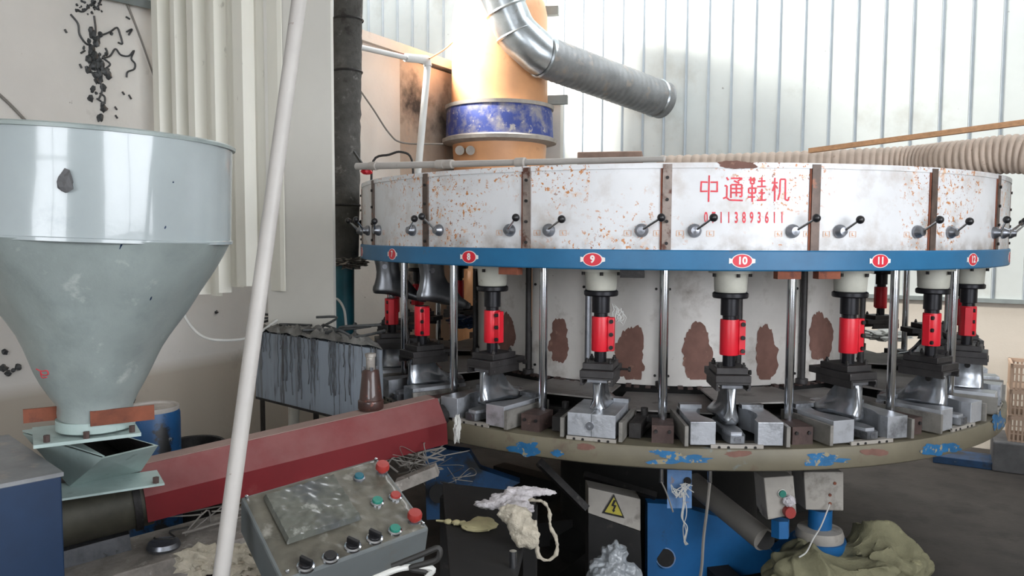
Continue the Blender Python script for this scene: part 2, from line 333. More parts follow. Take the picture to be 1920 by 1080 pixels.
wd = MB().hexa([room(3.97, -5.2, 1.2), room(3.99, -5.2, 1.2), room(3.99, -2.0, 1.2), room(3.97, -2.0, 1.2)], [room(3.97, -5.2, 3.4), room(3.99, -5.2, 3.4), room(3.99, -2.0, 3.4), room(3.97, -2.0, 3.4)]).build('window_3', K['window'], smooth=False); structure(wd)  # added glowing panel on the right wall, brightens the left wall and partition
fr = MB()
for v0, v1, z0, z1 in ((-5.26, -5.2, 1.14, 3.46), (-2.0, -1.94, 1.14, 3.46), (-3.63, -3.57, 1.2, 3.4), (-5.2, -2.0, 1.14, 1.2), (-5.2, -2.0, 3.4, 3.46)):
    fr.hexa([room(3.93, v0, z0), room(4.0, v0, z0), room(4.0, v1, z0), room(3.93, v1, z0)], [room(3.93, v0, z1), room(4.0, v0, z1), room(4.0, v1, z1), room(3.93, v1, z1)])
fr.build('window_frame', K['pole'], wd, smooth=False)  # frame round the added glowing panel

# ================================================================ ROTARY MACHINE
A0 = -44.75; DA = 18.0
def st(n): return A0+(n-7)*DA*1.009 if 6 <= n <= 13 else A0+(n-7)*DA
def se(n): return st(n)+9.05          # seam to the right of station n
NS = range(1, 21)
mach = thing('rotary_moulding_machine', (0, 0, .0), 'large round rusty white rotary shoe moulding machine with blue numbered ring and red sleeves', 'machine')
def R3(prof, name, mat, n=120, closed=True, **k): return MB().lathe(prof, n=n, closed=closed).build(name, mat, mach, **k)
R3([(1.25, 1.428), (1.5, 1.428), (1.503, 1.432), (1.503, 1.490), (1.5, 1.494), (1.25, 1.494)], 'numbered_ring', K['blue_ring'])
R3([(.4, 1.43), (1.25, 1.43), (1.25, 1.47), (.4, 1.47)], 'ring_underplate', K['blackgrease'])
R3([(.0, 1.755), (1.478, 1.755), (1.478, 1.765), (.0, 1.765)], 'drum_top', K['drumlid'], closed=False)
R3([(1.487, 1.755), (1.4975, 1.755), (1.4975, 1.772), (1.487, 1.772)], 'drum_top_rim', K['white_drum'])
# outer and inner drum panels
for n in NS:
    a = se(n-1)+.25; b = se(n)-.25
    MB().lathe([(1.487, 1.494), (1.493, 1.494), (1.493, 1.756), (1.487, 1.756)], n=8, closed=True, a0=a, a1=b).build('drum_panel', K['white_drum'], mach)
    MB().lathe([(.925, .945), (.930, .945), (.930, 1.43), (.925, 1.43)], n=6, closed=True, a0=a, a1=b).build('inner_panel', K['inner_drum'], mach)
R3([(.90, .85), (.920, .85), (.920, .944), (.90, .944)], 'inner_skirt', K['dark'])
bolt_me = MB().cyl((0, 0, 0), (0, -.006, 0), .0055, n=8).mesh('bolt', K['blackgrease'])
for n in NS:
    a = se(n); dk = n in (6, 7, 10, 11, 12, 16, 18)
    s1 = MB().lathe([(1.493, 1.494), (1.5, 1.494), (1.5, 1.768), (1.493, 1.768)], n=2, closed=True, a0=a-.55, a1=a+.55).build('seam_strip', K['seam_dark' if dk else 'seam'], mach)
    MB().lathe([(1.4935, 1.494), (1.4965, 1.494), (1.4965, 1.768), (1.4935, 1.768)], n=1, closed=True, a0=a-.8, a1=a-.56).build('seam_edge', K['rust'], s1)
    if not n in (10, 11):
        for z in (1.515, 1.585, 1.655, 1.725):
            o = link('bolt', bolt_me, s1, world=False); o.location = pol(a, 1.5, z); o.rotation_euler = (0, 0, math.radians(a))
    # inner pillar with bolts and foot
    ip = MB().cyl(pol(a, .948, .95), pol(a, .948, 1.43), .0125, n=14).cyl(pol(a, .948, .945), pol(a, .948, .965), .024, n=14).build('inner_pillar', K['chrome_dull'] if n in (8,) else K['grey_iron'], mach)
    for z in (1.33, .985):
        for s in (-1, 1):
            o = link('bolt', bolt_me, ip, world=False); o.location = pol(a+1.6*s, .931, z); o.rotation_euler = (0, 0, math.radians(a)); 
    MB().cyl(pol(a, 1.36, .912), pol(a, 1.36, 1.429), .0152, n=20).build('guide_post', K['chrome'], mach)
# table: beam ring, bed, deck plates
R3([(1.40, .777), (1.50, .777), (1.514, .784), (1.517, .79), (1.517, .845), (1.512, .853), (1.40, .853), (1.40, .845), (1.505, .845), (1.505, .787), (1.40, .785)], 'table_beam', K['beam'])
R3([(.5, .80), (1.40, .80), (1.40, .848), (.5, .848)], 'table_bed', K['dark'])
dp = MB().prism([(-.15, -.94), (.15, -.94), (.195, -1.235), (-.195, -1.235)], 0, .006).mesh('deck_plate', K['deck'], smooth=False)
for n in NS:
    o = link('deck_plate', dp, mach, world=False); o.location = (0, 0, .928+(.004 if n % 2 else .0)); o.rotation_euler = (math.radians(1.2 if n % 2 else -.6), math.radians(rnd.uniform(-.6, .6)), math.radians(se(n)+rnd.uniform(-1, 1)))
tm = MB(); rt = random.Random(2)
for k in range(150):
    a = k*2.4+rt.uniform(-.5, .5); q = Matrix.Rotation(math.radians(a), 4, 'Z'); h_ = rt.uniform(.004, .014); tm.box((-.011, -.962, .938), (.009, -.938, .938+h_), q)
tag(tm.build('drum_foot_lugs', K['brown_iron'], mach, smooth=False), kind='stuff')
# foot blocks and hinge gear between the moulds
fb = MB().box((-.036, -.06, .853), (.036, .05, .912)).mesh('foot_block', K['brown_iron'], smooth=False)
lk = MB()
for sx in (-1, 1):
    lk.cyl((sx*.062, .10, .855), (sx*.062, .10, .935), .013, n=12).cyl((sx*.03, .14, .87), (sx*.075, .02, .87), .008, n=10)
    lk.box((sx*.062-.016, .08, .89), (sx*.062+.016, .12, .91))
lk.box((-.08, .15, .853), (.08, .18, .9)); lkm = lk.mesh('hinge_gear', K['blackgrease'])
fbb = MB().cyl((-.022, 0, 0), (-.022, -.006, 0), .006, n=8).cyl((.022, 0, 0), (.022, -.006, 0), .006, n=8).mesh('block_bolts', K['blackgrease'])
for n in NS:
    for nm, me in (('foot_block', fb), ('hinge_gear', lkm)):
        o = link(nm, me, mach, world=False); o.location = pol(se(n), 1.40, 0); o.rotation_euler = (0, 0, math.radians(se(n)))
        if me is fb: f0 = o
    o = link('bolt', fbb, f0, world=False); o.location = (0, -.06, .892)
# number badges
def badge(n):
    a = st(n); r = 1.503
    def cm(x, y, d=0): return pol(a+math.degrees(x/r), r+d, 1.4605+y)
    b = MB(); N = 32
    def ell(rx, ry, d): return [cm(rx*math.cos(2*math.pi*i/N), ry*math.sin(2*math.pi*i/N), d) for i in range(N)]
    def plate(mb, rx, ry, d0, d1):
        mb.add(ell(rx, ry, d0)+ell(rx, ry, d1), [tuple(range(N)), tuple(range(N, 2*N))]+[(i, (i+1) % N, N+(i+1) % N, N+i) for i in range(N)])
    plate(b, .034, .0225, .0002, .0016)
    for s in (-1, 1):
        x = s*.0355; b.add([cm(x-.006, -.009, .0002), cm(x+.006, -.006, .0002), cm(x+.006, .006, .0002), cm(x-.006, .009, .0002), cm(x-.006, -.009, .0016), cm(x+.006, -.006, .0016), cm(x+.006, .006, .0016), cm(x-.006, .009, .0016)], [(0, 1, 2, 3), (4, 5, 6, 7), (0, 1, 5, 4), (1, 2, 6, 5), (2, 3, 7, 6), (3, 0, 4, 7)])
    o = b.build('number_badge', K['badge_white'], mach); o['label'] = 'red and white oval badge with number %d' % n
    c = MB(); plate(c, .0305, .0205, .0016, .0024); c.build('badge_field', K['badge_red'], o)
    v, f = textmesh(str(n), .033, .0013)
    MB().add([cm(x*.95, y, .003) for x, y, z in v], f).build('badge_number', K['badge_white'], o, smooth=False)
for n in range(6, 14): badge(n)
# stencilled writing on the panel above badge 10
def pc(x, y, d=.0008):          # unrolled panel position (px) -> drum surface
    p = cylhit(x, y, 1.493+d); return p
def stroke(mb, x0, y0, x1, y1, w=3.0):
    dx, dy = x1-x0, y1-y0; l = math.hypot(dx, dy); nx, ny = -dy/l*w/2, dx/l*w/2
    mb.add([pc(x0+nx, y0+ny), pc(x1+nx, y1+ny), pc(x1-nx, y1-ny), pc(x0-nx, y0-ny)], [(0, 1, 2, 3)])
def Z(X, Y): return 1240+X/5.4, 300+Y/5.4
glyph = [  # polylines in zoom coordinates of the panel
 [[(405, 215), (400, 325)], [(405, 222), (470, 225)], [(497, 225), (570, 225)], [(566, 215), (566, 325)], [(400, 318), (468, 316)], [(497, 316), (566, 318)], [(485, 155), (478, 425)]],
 [[(660, 175), (680, 205)], [(640, 260), (665, 262), (662, 375), (625, 390)], [(655, 375), (690, 405), (825, 410)], [(705, 185), (820, 185), (775, 215)], [(735, 210), (790, 235)], [(705, 250), (705, 385)], [(708, 250), (815, 250), (815, 370), (790, 368)], [(712, 290), (810, 290)], [(712, 330), (810, 330)], [(760, 240), (760, 370)]],
 [[(885, 200), (955, 200)], [(905, 170), (905, 240)], [(940, 175), (940, 240), (905, 240)], [(885, 285), (885, 335), (955, 335), (955, 285), (885, 285)], [(920, 250), (920, 425)], [(875, 375), (950, 375)], [(980, 215), (1055, 212)], [(1018, 175), (1018, 265)], [(970, 270), (1060, 268)], [(985, 335), (1050, 333)], [(1018, 290), (1018, 400)], [(965, 408), (1060, 405)]],
 [[(1118, 232), (1180, 230)], [(1150, 180), (1148, 420)], [(1148, 250), (1125, 315)], [(1155, 255), (1178, 290)], [(1205, 195), (1200, 330), (1180, 405)], [(1205, 195), (1258, 195), (1255, 400), (1285, 412), (1290, 375)]]]
for g in glyph:
    mb = MB()
    for pl in g:
        for (a, b), (c, d) in zip(pl, pl[1:]):
            p = Z(a, b); q = Z(c, d); stroke(mb, p[0], p[1], q[0], q[1], 3.1)
    mb.build('stencil_character', K['redpaint'], mach, smooth=False)
for i, ch in enumerate('07113893611'):
    x = 1240+(452+i*77)/5.4; y = 300+588/5.4
    v, f = textmesh(ch, .041, .0010)
    MB().add([pc(x+vx*560*.62, y-vy*560*1.25) for vx, vy, vz in v], f).build('stencil_digit', K['redpaint'], mach, smooth=False)
# rust and paint patches
def decal(px, py, hw, hh, rad, mat, name, seed, lo=None, jag=.25, pts=72):
    r_ = random.Random(seed); ph = [(r_.uniform(0, 6.28), r_.uniform(-1, 1)) for _ in range(14)]
    ring = []
    for i in range(pts):
        t = 2*math.pi*i/pts; k = 1+jag*sum(a*math.sin((j+2)*t+p)/(1+.45*j) for j, (p, a) in enumerate(ph))*.6+r_.uniform(-.05, .05)
        ring.append((px+hw*k*math.cos(t), py+hh*k*math.sin(t)))
    mb = MB(); vs = [cylhit(px, py, rad)]
    for q in (.5, 1): vs += [cylhit(px+(x-px)*q, min(py+(y-py)*q, lo or 9999), rad) for x, y in ring]
    if any(v is None for v in vs): return
    fs = [(0, 1+i, 1+(i+1) % pts) for i in range(pts)]+[(1+i, 1+(i+1) % pts, 1+pts+(i+1) % pts, 1+pts+i) for i in range(pts)]
    return mb.add(vs, fs).build(name, mat, mach, smooth=False)
for i, (x, y, a, b) in enumerate(((948, 625, 17, 38), (1048, 640, 20, 38), (1181, 665, 30, 50), (1308, 664, 31, 52), (1437, 665, 22, 50), (1539, 632, 20, 52))):
    decal(x, y, a, b, .9315, K['rustpatch'], 'rust_patch', i+3, 712)
for i, (x, y, a, b) in enumerate(((985, 842, 30, 12), (1045, 850, 10, 7), (1278, 862, 50, 8), (1250, 851, 28, 6), (1545, 862, 42, 10), (1762, 842, 32, 12), (1872, 790, 10, 18))):
    decal(x, y, a, b, 1.5185, K['beam_blue'], 'paint_patch', i+20, jag=.5)
for i, (x, y, a, b) in enumerate(((1385, 851, 24, 6), (1098, 838, 18, 6), (1640, 848, 24, 7))):
    decal(x, y, a, b, 1.5184, K['rustpatch'], 'rust_patch', i+40)
decal(1382, 309, 34, 8, 1.4978, K['rustpatch'], 'rust_patch', 55)
# levers
LV = {7: [(712, 434, 702, 415), (775, 434, 777, 410)], 8: [(825, 433, 791, 406), (957, 432, 967, 408)], 9: [(1030, 433, 1053, 411), (1203, 433, 1240, 408)], 10: [(1302, 433, 1338, 408), (1485, 433, 1531, 409)],
      11: [(1573, 435, 1613, 412), (1718, 437, 1762, 412)], 12: [(1780, 438, 1818, 415), (1862, 438, 1888, 412)]}
for n in NS:
    for q in (0, 1):
        a = st(n)+(-5.6, 5.6)[q]; ball = None
        if n in LV:
            l = LV[n][q]; h = cylhit(l[0], l[1], 1.493); a = math.degrees(math.atan2(h.x, -h.y)); ball = cylhit(l[2], l[3], 1.548)
        c0 = pol(a, 1.493, 1.556); ax = pol(a, 1, 0)
        if ball is None: ball = pol(a+1.9, 1.56, 1.602)
        hub = MB().lathe([(0, 0), (.021, 0), (.0225, .004), (.021, .012), (.015, .02), (.013, .028), (0, .030)], c=c0, n=20, axis=ax).build('control_lever', K['chrome_dull'], mach)
        MB().cyl(c0+ax*.022, ball, .0042, .0036, n=10).build('lever_rod', K['chrome'], hub)
        MB().lathe([(.0135*math.sin(t*math.pi/8), -.0135*math.cos(t*math.pi/8)) for t in range(9)], c=ball, n=16).build('lever_ball', K['blackp'], hub)
        for dx in (-.045, .05):
            pm = MB(); r = 1.4945
            def cm(x, y): return pol(a+math.degrees(x/r), r, 1.547+y)
            for k, (x0, y0, x1, y1) in enumerate(((-.012, -.009, -.0105, .009), (.0105, -.009, .012, .009), (-.012, .008, .012, .009), (-.012, -.009, .012, -.008), (-.004, -.005, -.001, .005), (-.004, -.005, .005, -.003))):
                pm.add([cm(dx+x0, y0), cm(dx+x1, y0), cm(dx+x1, y1), cm(dx+x0, y1)], [(0, 1, 2, 3)])
            if n in LV: pm.build('worn_label', K['orange'], mach, smooth=False)
# press heads (20): local origin on the spindle axis, -y outwards
def head(z=0):
    h = bpy.data.objects.new('press_head', MB().lathe([(0, 1.10), (.021, 1.10), (.021, 1.20), (.024, 1.20), (.024, 1.272), (.031, 1.274), (.031, 1.333), (0, 1.333)], n=24).mesh('press_head', K['black']))
    COL.objects.link(h)
    B = lambda mb, nm, mt, **k: mb.build(nm, mt, h, world=False, **k)
    B(MB().cyl((0, 0, 1.416), (0, 0, 1.428), .073, n=36), 'collar_flange', K['grey_cast'])
    c = B(MB().lathe([(0, 1.352), (.050, 1.352), (.053, 1.358), (.056, 1.416), (0, 1.416)], n=36), 'collar', K['grey_cast'])
    B(MB().lathe([(.0, 1.332), (.056, 1.332), (.059, 1.336), (.059, 1.348), (.054, 1.352), (0, 1.352)], n=36), 'collar_ring', K['black'])
    for t in (-70, 10, 80):
        p = pol(t, .063, 0); B(MB().cyl(p+Vector((0, 0, 1.404)), p+Vector((0, 0, 1.4165)), .006, n=8), 'flange_bolt', K['blackgrease'])
    B(MB().lathe([(.022, 1.140), (.0305, 1.140), (.0315, 1.144), (.0315, 1.256), (.0305, 1.26), (.022, 1.26)], n=32, closed=True), 'red_sleeve', K['red'])
    cl = B(MB().box((.027, -.020, 1.142), (.049, .008, 1.258)), 'sleeve_clamp', K['red'], bevel=.002)
    for zz in (1.155, 1.2, 1.245):
        MB().cyl((.040, -.0195, zz), (.040, -.028, zz), .0072, n=12).build('clamp_bolt', K['blackgrease'], cl, world=False)
    B(MB().box((-.052, -.055, 1.081), (.052, .075, 1.103)), 'upper_plate', K['grey_iron'], bevel=.002)
    B(MB().box((-.058, -.075, 1.056), (.058, .125, 1.0805)), 'slide_block', K['grey_iron'], bevel=.002)
    for x in (-.04, .04):
        for y in (-.04, .055): B(MB().lathe([(0, 1.103), (.007, 1.103), (.007, 1.112), (.004, 1.112), (.004, 1.119), (0, 1.119)], c=(x, y, 0), n=8), 'plate_bolt', K['blackgrease'])
    B(MB().prism([(-.056, 1.030), (-.044, 1.030), (-.044, 1.036), (-.049, 1.040), (-.049, 1.051), (.049, 1.051), (.049, 1.040), (.044, 1.036), (.044, 1.030), (.056, 1.030), (.056, 1.0565), (-.056, 1.0565)], -.078, .09, lambda x, y, z: Vector((x, z, y))), 'slot_jaws', K['grey_iron'])
    B(MB().cyl((.058, .08, 1.066), (.085, .08, 1.066), .004, n=8).lathe([(0, 0), (.009, .002), (.009, .01), (0, .012)], c=(.085, .08, 1.066), n=10, axis=Vector((1, 0, 0))), 'set_screw', K['blackgrease'])
    return h
short_head = MB().lathe([(0, 1.10), (.021, 1.10), (.024, 1.262), (0, 1.262)], n=24).mesh('press_head', K['black'])
h0 = head(); hk = [x for x in COL.objects if x.parent is h0]
h0.parent = mach
HZ = {9: -.01, 12: .0, 7: -.02, 6: .0}
for n in NS:
    if n == 1: h = h0
    else:
        h = h0.copy(); COL.objects.link(h); h.parent = mach
        for ch in hk:
            if n in (6, 7) and ch.name.startswith(('collar', 'flange')): continue
            c = ch.copy(); COL.objects.link(c); c.parent = h
            for g in [x for x in COL.objects if x.parent is ch]:
                d = g.copy(); COL.objects.link(d); d.parent = c if False else h     # kept at the third level of the tree
    if n in (12, 13): h.scale.x = -1
    if n in (6, 7): h.data = short_head
    h.location = pol(st(n), 1.37, -.015 if n in (6, 7) else 0); h.rotation_euler = (0, 0, math.radians(st(n)+(3 if n % 2 else -2)))
# level fix: clamp bolts hang on the head
for g in [x for x in COL.objects if x.name.startswith('clamp_bolt')]:
    if g.parent and g.parent.name.startswith('sleeve_clamp'):
        g.parent = g.parent.parent
# brackets under the ring
for n, off, mt in ((8, 6.2, 'rust'), (10, 6.2, 'rust'), (10, 11.5, 'rust'), (9, 5, 'blackgrease')):
    a = st(n)+off; MB().lathe([(1.455, 1.402), (1.49, 1.402), (1.49, 1.428), (1.455, 1.428)], n=3, closed=True, a0=a-1.6, a1=a+1.4).build('ring_bracket', K[mt], mach, smooth=False)

# ---------------------------------------------------------------- lasts
def last_mesh(mat):
    cols = [(-.071, .010, .030, .010, .012), (-.064, .003, .125, .009, .024), (-.056, .0, .13, .015, .026), (-.02, .0, .13, .016, .031), (.005, .002, .13, .015, .034), (.020, .003, .129, .013, .034)]
    for i in range(9):          # the instep: a smooth hollow curve down to the toe
        u = (i+1)/9; cols.append((.020+.125*u, .003-.003*u, .129-.088*(1-(1-u)**2.2), .013+.020*u, .034+.008*u))
    cols += [(.165, .002, .036, .028, .037), (.183, .005, .030, .020, .027), (.193, .010, .024, .010, .012), (.197, .014, .018, .003, .004)]
    vs = []; n = 16
    for y, b, t, neck, sole in cols:
        H = t-b; k = max(0, min(1, (H-.035)/.055)); mx = lambda p, q: p*k+q*(1-k)
        prof = [(0, 0), (.7*sole, 0), (sole, .10*H), (sole*.97, min(.3*H, .022)), (mx(neck*1.12, sole*.86), .42*H), (mx(neck, sole*.68), .62*H), (mx(neck*1.1, sole*.42), .88*H), (mx(neck*1.25, sole*.15), H)]
        ring = [(x, b+z) for x, z in prof]+[(0, t)]+[(-x, b+z) for x, z in prof[:0:-1]]
        n = len(ring); vs += [(x, y, z) for x, z in ring]
    fs = [(i*n+k, i*n+(k+1) % n, (i+1)*n+(k+1) % n, (i+1)*n+k) for i in range(len(cols)-1) for k in range(n)]
    fs += [tuple(range(n)), tuple(range((len(cols)-1)*n, len(cols)*n))]
    return MB().add(vs, fs).mesh('shoe_last', mat, angle=60)
lm = last_mesh(K['last'])
topm = MB().box((-.034, -.066, .124), (.034, .03, .134)).mesh('mounting_plate', K['chrome_dull'], smooth=False)
holem = MB().cyl((-.0235, -.012, .108), (.0235, -.012, .108), .011, n=16).mesh('grip_hole', K['dark'])
LL = {5: 'far left metal shoe last on the table behind the left hanging boot form', 6: 'metal shoe last under the leftmost red sleeve beside badge 7', 7: 'dirty metal last under the red sleeve between the two hanging boot forms',
      8: 'slim grey metal shoe last hanging heel out below badge 8', 9: 'metal shoe last standing over the single closed aluminium mould below badge 9', 10: 'metal shoe last above the open mould below badge 10',
      11: 'metal shoe last seen obliquely above the open mould below badge 11', 12: 'large shiny metal last with round hole below badge 12, left one of the right-hand pair', 13: 'rightmost shiny metal shoe last near the rim of the table',
      14: 'far side metal shoe last behind the posts at the right', 15: 'far metal shoe last seen between the red sleeve 11 and the chrome post'}
for n, lb in LL.items():
    z = .912
    t = thing('shoe_last', pol(st(n), 1.365, z), lb, 'shoe last', 'metal shoe lasts hanging under the press heads', math.radians(st(n)+(3 if n % 2 else -2)))
    t.scale = (1, 1, .86) if n == 9 else (1, 1, 1); t.location.z = .932 if n == 9 else .912
    o = link('last_body', lm, t, world=False); o2 = link('mounting_plate', topm, t, world=False)
    if n in (12, 13, 14): link('grip_hole', holem, t, world=False)
# boot lasts at stations 6, 7 hanging above the sleeves
def boot_mesh():
    # loft along z upward: (z, y heel, y toe, half width)
    L_ = [(0, -.060, .155, .026), (.004, -.068, .175, .034), (.018, -.072, .182, .037), (.032, -.070, .172, .035), (.045, -.064, .135, .033), (.058, -.060, .095, .031), (.075, -.056, .068, .029), (.10, -.054, .054, .029), (.13, -.058, .050, .030), (.145, -.062, .050, .031), (.152, -.063, .05, .031)]
    vs = []; n = 24
    for z, y0, y1, w_ in L_:
        for k in range(n):
            t = 2*math.pi*k/n; c = math.cos(t); s = math.sin(t)
            y = (y0+y1)/2+(y1-y0)/2*math.copysign(abs(c)**.8, c); x = w_*math.copysign(abs(s)**.7, s)*(1-.25*max(0, c))
            zz = z-.05*(max(0, (y-.0))/.18) if z < .05 else z
            vs.append((x, y, zz))
    fs = [(i*n+k, i*n+(k+1) % n, (i+1)*n+(k+1) % n, (i+1)*n+k) for i in range(len(L_)-1) for k in range(n)]+[tuple(range(n)), tuple(range((len(L_)-1)*n, len(L_)*n))]
    return MB().add(vs, fs).mesh('boot_form', K['last_boot'], angle=60)
K['last_boot'] = M('grey_boot_casting', '6f7174', .3, .85, var=.15, vscale=10, spots=[('4c4c4c', 14, .6, .12)])
bm_ = boot_mesh()
for n, lb, rr, of in ((6, 'left metal boot form with a round hole hanging under badge 7', 1.385, .0), (7, 'right metal boot form hanging under the ring beside badge 8', 1.325, .4)):
    t = thing('boot_last', pol(st(n)+of, rr, 1.268), lb, 'boot last', 'metal boot forms', math.radians(st(n)))
    link('boot_body', bm_, t, world=False)
    MB().cyl((-.036, .0, .125), (-.02, 0, .125), .014, n=16).cyl((.036, -.02, .125), (.02, -.02, .125), .011, n=16).build('boss', K['chrome_dull'], t, world=False)
    MB().box((-.028, -.05, .151), (.028, .05, .1595)).build('mounting_plate', K['blackgrease'], t, world=False)

# ---------------------------------------------------------------- moulds
def arcs(x0, bulge, ya, yb, n=10): return [(x0+bulge*math.sin(math.pi*i/n), ya+(yb-ya)*i/n) for i in range(n+1)]
def side_block(s):
    inner = arcs(.070, .030, -.075, .105); poly = [(.150, -.12), (.068, -.12), (.068, -.085)]+inner+[(.068, .12), (.150, .12)]
    poly = [(s*x, y) for x, y in poly]
    return MB().prism(poly, .002, .078).mesh('side_block', K['alu'], smooth=False)
sb = {s: side_block(s) for s in (-1, 1)}
bar = {s: MB().box((min(s*.07, s*.145), .08, .078), (max(s*.07, s*.145), .118, .092)).mesh('back_bar', K['alu_dark'], smooth=False) for s in (-1, 1)}
solep = [(x, y) for x, y in [(.022, -.128), (.030, -.11), (.033, -.07), (.026, -.02), (.030, .03), (.040, .07), (.036, .105), (.018, .125), (-.018, .125), (-.036, .105), (-.040, .07), (-.030, .03), (-.026, -.02), (-.033, -.07), (-.030, -.11), (-.022, -.128)]]
solem = MB().prism(solep, .010, .034).mesh('sole_plate', K['alu_dark'])
solef = MB().prism([(x*.8, y*.9) for x, y in solep], .034, .044).mesh('sole_face', K['alu'])
eyem = MB().lathe([(.004, 0), (.011, 0), (.011, .006), (.004, .006)], c=(0, -.124, .023), n=16, axis=Vector((0, -1, 0)), closed=True).mesh('eye_bolt', K['chrome_dull'])
stripm = MB().box((-.085, -.128, .0005), (.085, -.105, .0055)).box((-.085, -.1285, -.012), (.085, -.122, .0058)).mesh('base_strip', K['signwhite'], smooth=False)
sholes = MB()
sholes.cyl((0, -.1284, -.003), (0, -.1300, -.003), .0048, n=10)
sholes = sholes.mesh('strip_holes', K['dark'])
rail = MB().box((-.006, -.130, 0), (.006, .13, .066)).mesh('side_rail', K['rail'], smooth=False)
ch_l = MB().box((-.082, -.128, .008), (-.0005, .10, .086)).mesh('closed_half', K['alu'], smooth=False)
ch_r = MB().box((.0005, -.128, .008), (.082, .10, .086)).mesh('closed_half', K['alu'], smooth=False)
ringm = MB().lathe([(.004, 0), (.014, 0), (.014, .004), (.004, .004)], c=(-.004, -.128, .045), n=20, axis=Vector((0, -1, 0)), closed=True).mesh('lock_ring', K['chrome_dull'])
lipm = MB().box((.03, .085, .086), (.085, .125, .100)).mesh('back_bar', K['alu_dark'], smooth=False)
ML = {5: 'dark far left mould on the machine table behind the brown bottle', 6: 'grimy open mould at the left table edge above the red barrel cover', 7: 'open aluminium mould at the left, below the right hanging boot form', 8: 'open mould whose square grey block stands below badge 8, beside the barrel nozzle',
      9: 'closed aluminium mould, single wide bright block with a bolt ring, below badge 9', 10: 'open aluminium mould with sole plate between two blocks below badge 10', 11: 'open aluminium mould with spread blocks below badge 11',
      12: 'open mould near the right edge of the table below the shiny last with hole', 13: 'rightmost open mould at the table rim', 14: 'far right mould behind the rightmost last', 15: 'far side mould behind the chrome posts at the right'}
for n, lb in ML.items():
    a = st(n); t = thing('shoe_mould', pol(a, 1.37, .859), lb, 'mould', 'aluminium moulds around the rotary table', math.radians(a))
    if n == 9:
        for me in (ch_l, ch_r): link('mould_half', me, t, world=False, bevel=.0015)
        link('lock_ring', ringm, t, world=False); link('back_bar', lipm, t, world=False)
    else:
        for s in (-1, 1):
            o = link('side_block', sb[s], t, world=False, bevel=.0015); link('back_bar', bar[s], o, world=False)
            if n in (8,) and s == -1: o.location = (-.0, .0, 0)
        o = link('sole_plate', solem, t, world=False); link('sole_face', solef, o, world=False); link('eye_bolt', eyem, o, world=False)
    o = link('base_strip', stripm, t, world=False); [tag(link('strip_hole', sholes, o, world=False), None).__setattr__('location', Vector((x_, 0, 0))) for x_ in (-.058, -.028, .028, .058)]
    for s in (-1, 1):
        o = link('side_rail', rail, t, world=False); o.location = ((.1 if n == 9 else .164)*s, 0, 0)
    if n == 9:
        for s in (-1, 1): MB().box((s*.135-.02, -.06, 0), (s*.135+.02, .1, .05)).build('slide', K['blackgrease'], t, world=False)

# ================================================================ MACHINE BASE (static, under the table)
base = thing('machine_base', (0, 0, 0), 'dark and blue welded base frame standing on the floor under the round table', 'machine base')
MB().lathe([(0, 0), (.62, 0), (.62, .05), (.5, .1), (.5, .799), (0, .799)], n=48).build('centre_column', K['dark'], base)  # near-black column: the shade under the table is put into its colour
def pxpoly(pts, Z0, Z1, thick, name, mat, parent, n=None):
    """plate through picture points at depths interpolated left->right, real thickness away from the viewer"""
    x0 = min(p[0] for p in pts); x1 = max(p[0] for p in pts)
    f = [W(x, y, 1/((1/Z0)+(1/Z1-1/Z0)*(x-x0)/(x1-x0))) for x, y in pts]
    d = Vector((math.sin(YAW), math.cos(YAW), 0))*thick; m = len(f)
    return MB().add(f+[p+d for p in f], [tuple(range(m)), tuple(range(m, 2*m))]+[(i, (i+1) % m, m+(i+1) % m, m+i) for i in range(m)]).build(name, mat, parent, smooth=False)
pxpoly([(1214, 943), (1262, 946), (1368, 975), (1450, 1035), (1500, 1003), (1578, 1000), (1600, 1028), (1560, 1046), (1470, 1066), (1250, 1104), (1214, 1110)], 3.25, 3.5, .06, 'blue_side_plate', K['blue'], base)
MB().cyl(W(1248, 1046, 3.262), W(1248, 1046, 3.255), .036, n=24).build('plate_hole', K['dark'], base)
MB().cyl(W(1248, 1046, 3.264), W(1248, 1046, 3.258), .041, n=24).build('plate_hole_rim', K['blue_faded'], base)
pxpoly([(795, 838), (880, 848), (900, 880), (975, 905), (925, 930), (890, 968), (800, 975)], 3.05, 3.0, .06, 'blue_side_plate', K['blue_dark'], base)
MB().cyl(W(822, 925, 3.045), W(822, 925, 3.03), .036, n=20).build('plate_hole', K['dark'], base)
MB().cyl(W(1432, 1012, 2.95), W(1300, 905, 3.35), .045, .045, n=24).build('pipe', K['cable'], base)
MB().cyl(W(1434, 1013, 2.945), W(1433.5, 1012.5, 2.948), .037, n=24).build('pipe_bore', K['dark'], base)
for a_, b_ in (((1010, 865, 2.9), (1100, 955, 2.85)), ((1095, 890, 3.3), (1230, 930, 3.3))):
    p = W(*a_); q = W(*b_); MB().cyl(p, q, .018, n=4).build('brace', K['blackgrease'], base)
for an in (-60, -20, 20, 60, 120, 180, 240):
    q = Matrix.Rotation(math.radians(an), 4, 'Z'); MB().box((-.05, -1.1, .02), (.05, -.45, .14), q).build('floor_beam', K['dark'], base)
# hanging blue bracket
br = MB().hexa([W(1251, 953, 2.80), W(1297, 953, 2.80), W(1297, 953, 2.86), W(1251, 953, 2.86)], [W(1251, 850, 2.80), W(1297, 850, 2.80), W(1297, 850, 2.86), W(1251, 850, 2.86)])
t = br.build('bracket', K['blue_faded'], base, smooth=False); 
MB().cyl(W(1289, 902, 2.799), W(1289, 902, 2.792), .014, n=16).build('bracket_hole', K['dark'], t)
for x in (1240, 1331): MB().cyl(W(x, 872, 2.72), W(x, 905, 2.72), .008, n=12).build('sensor_pin', K['chrome'], base)
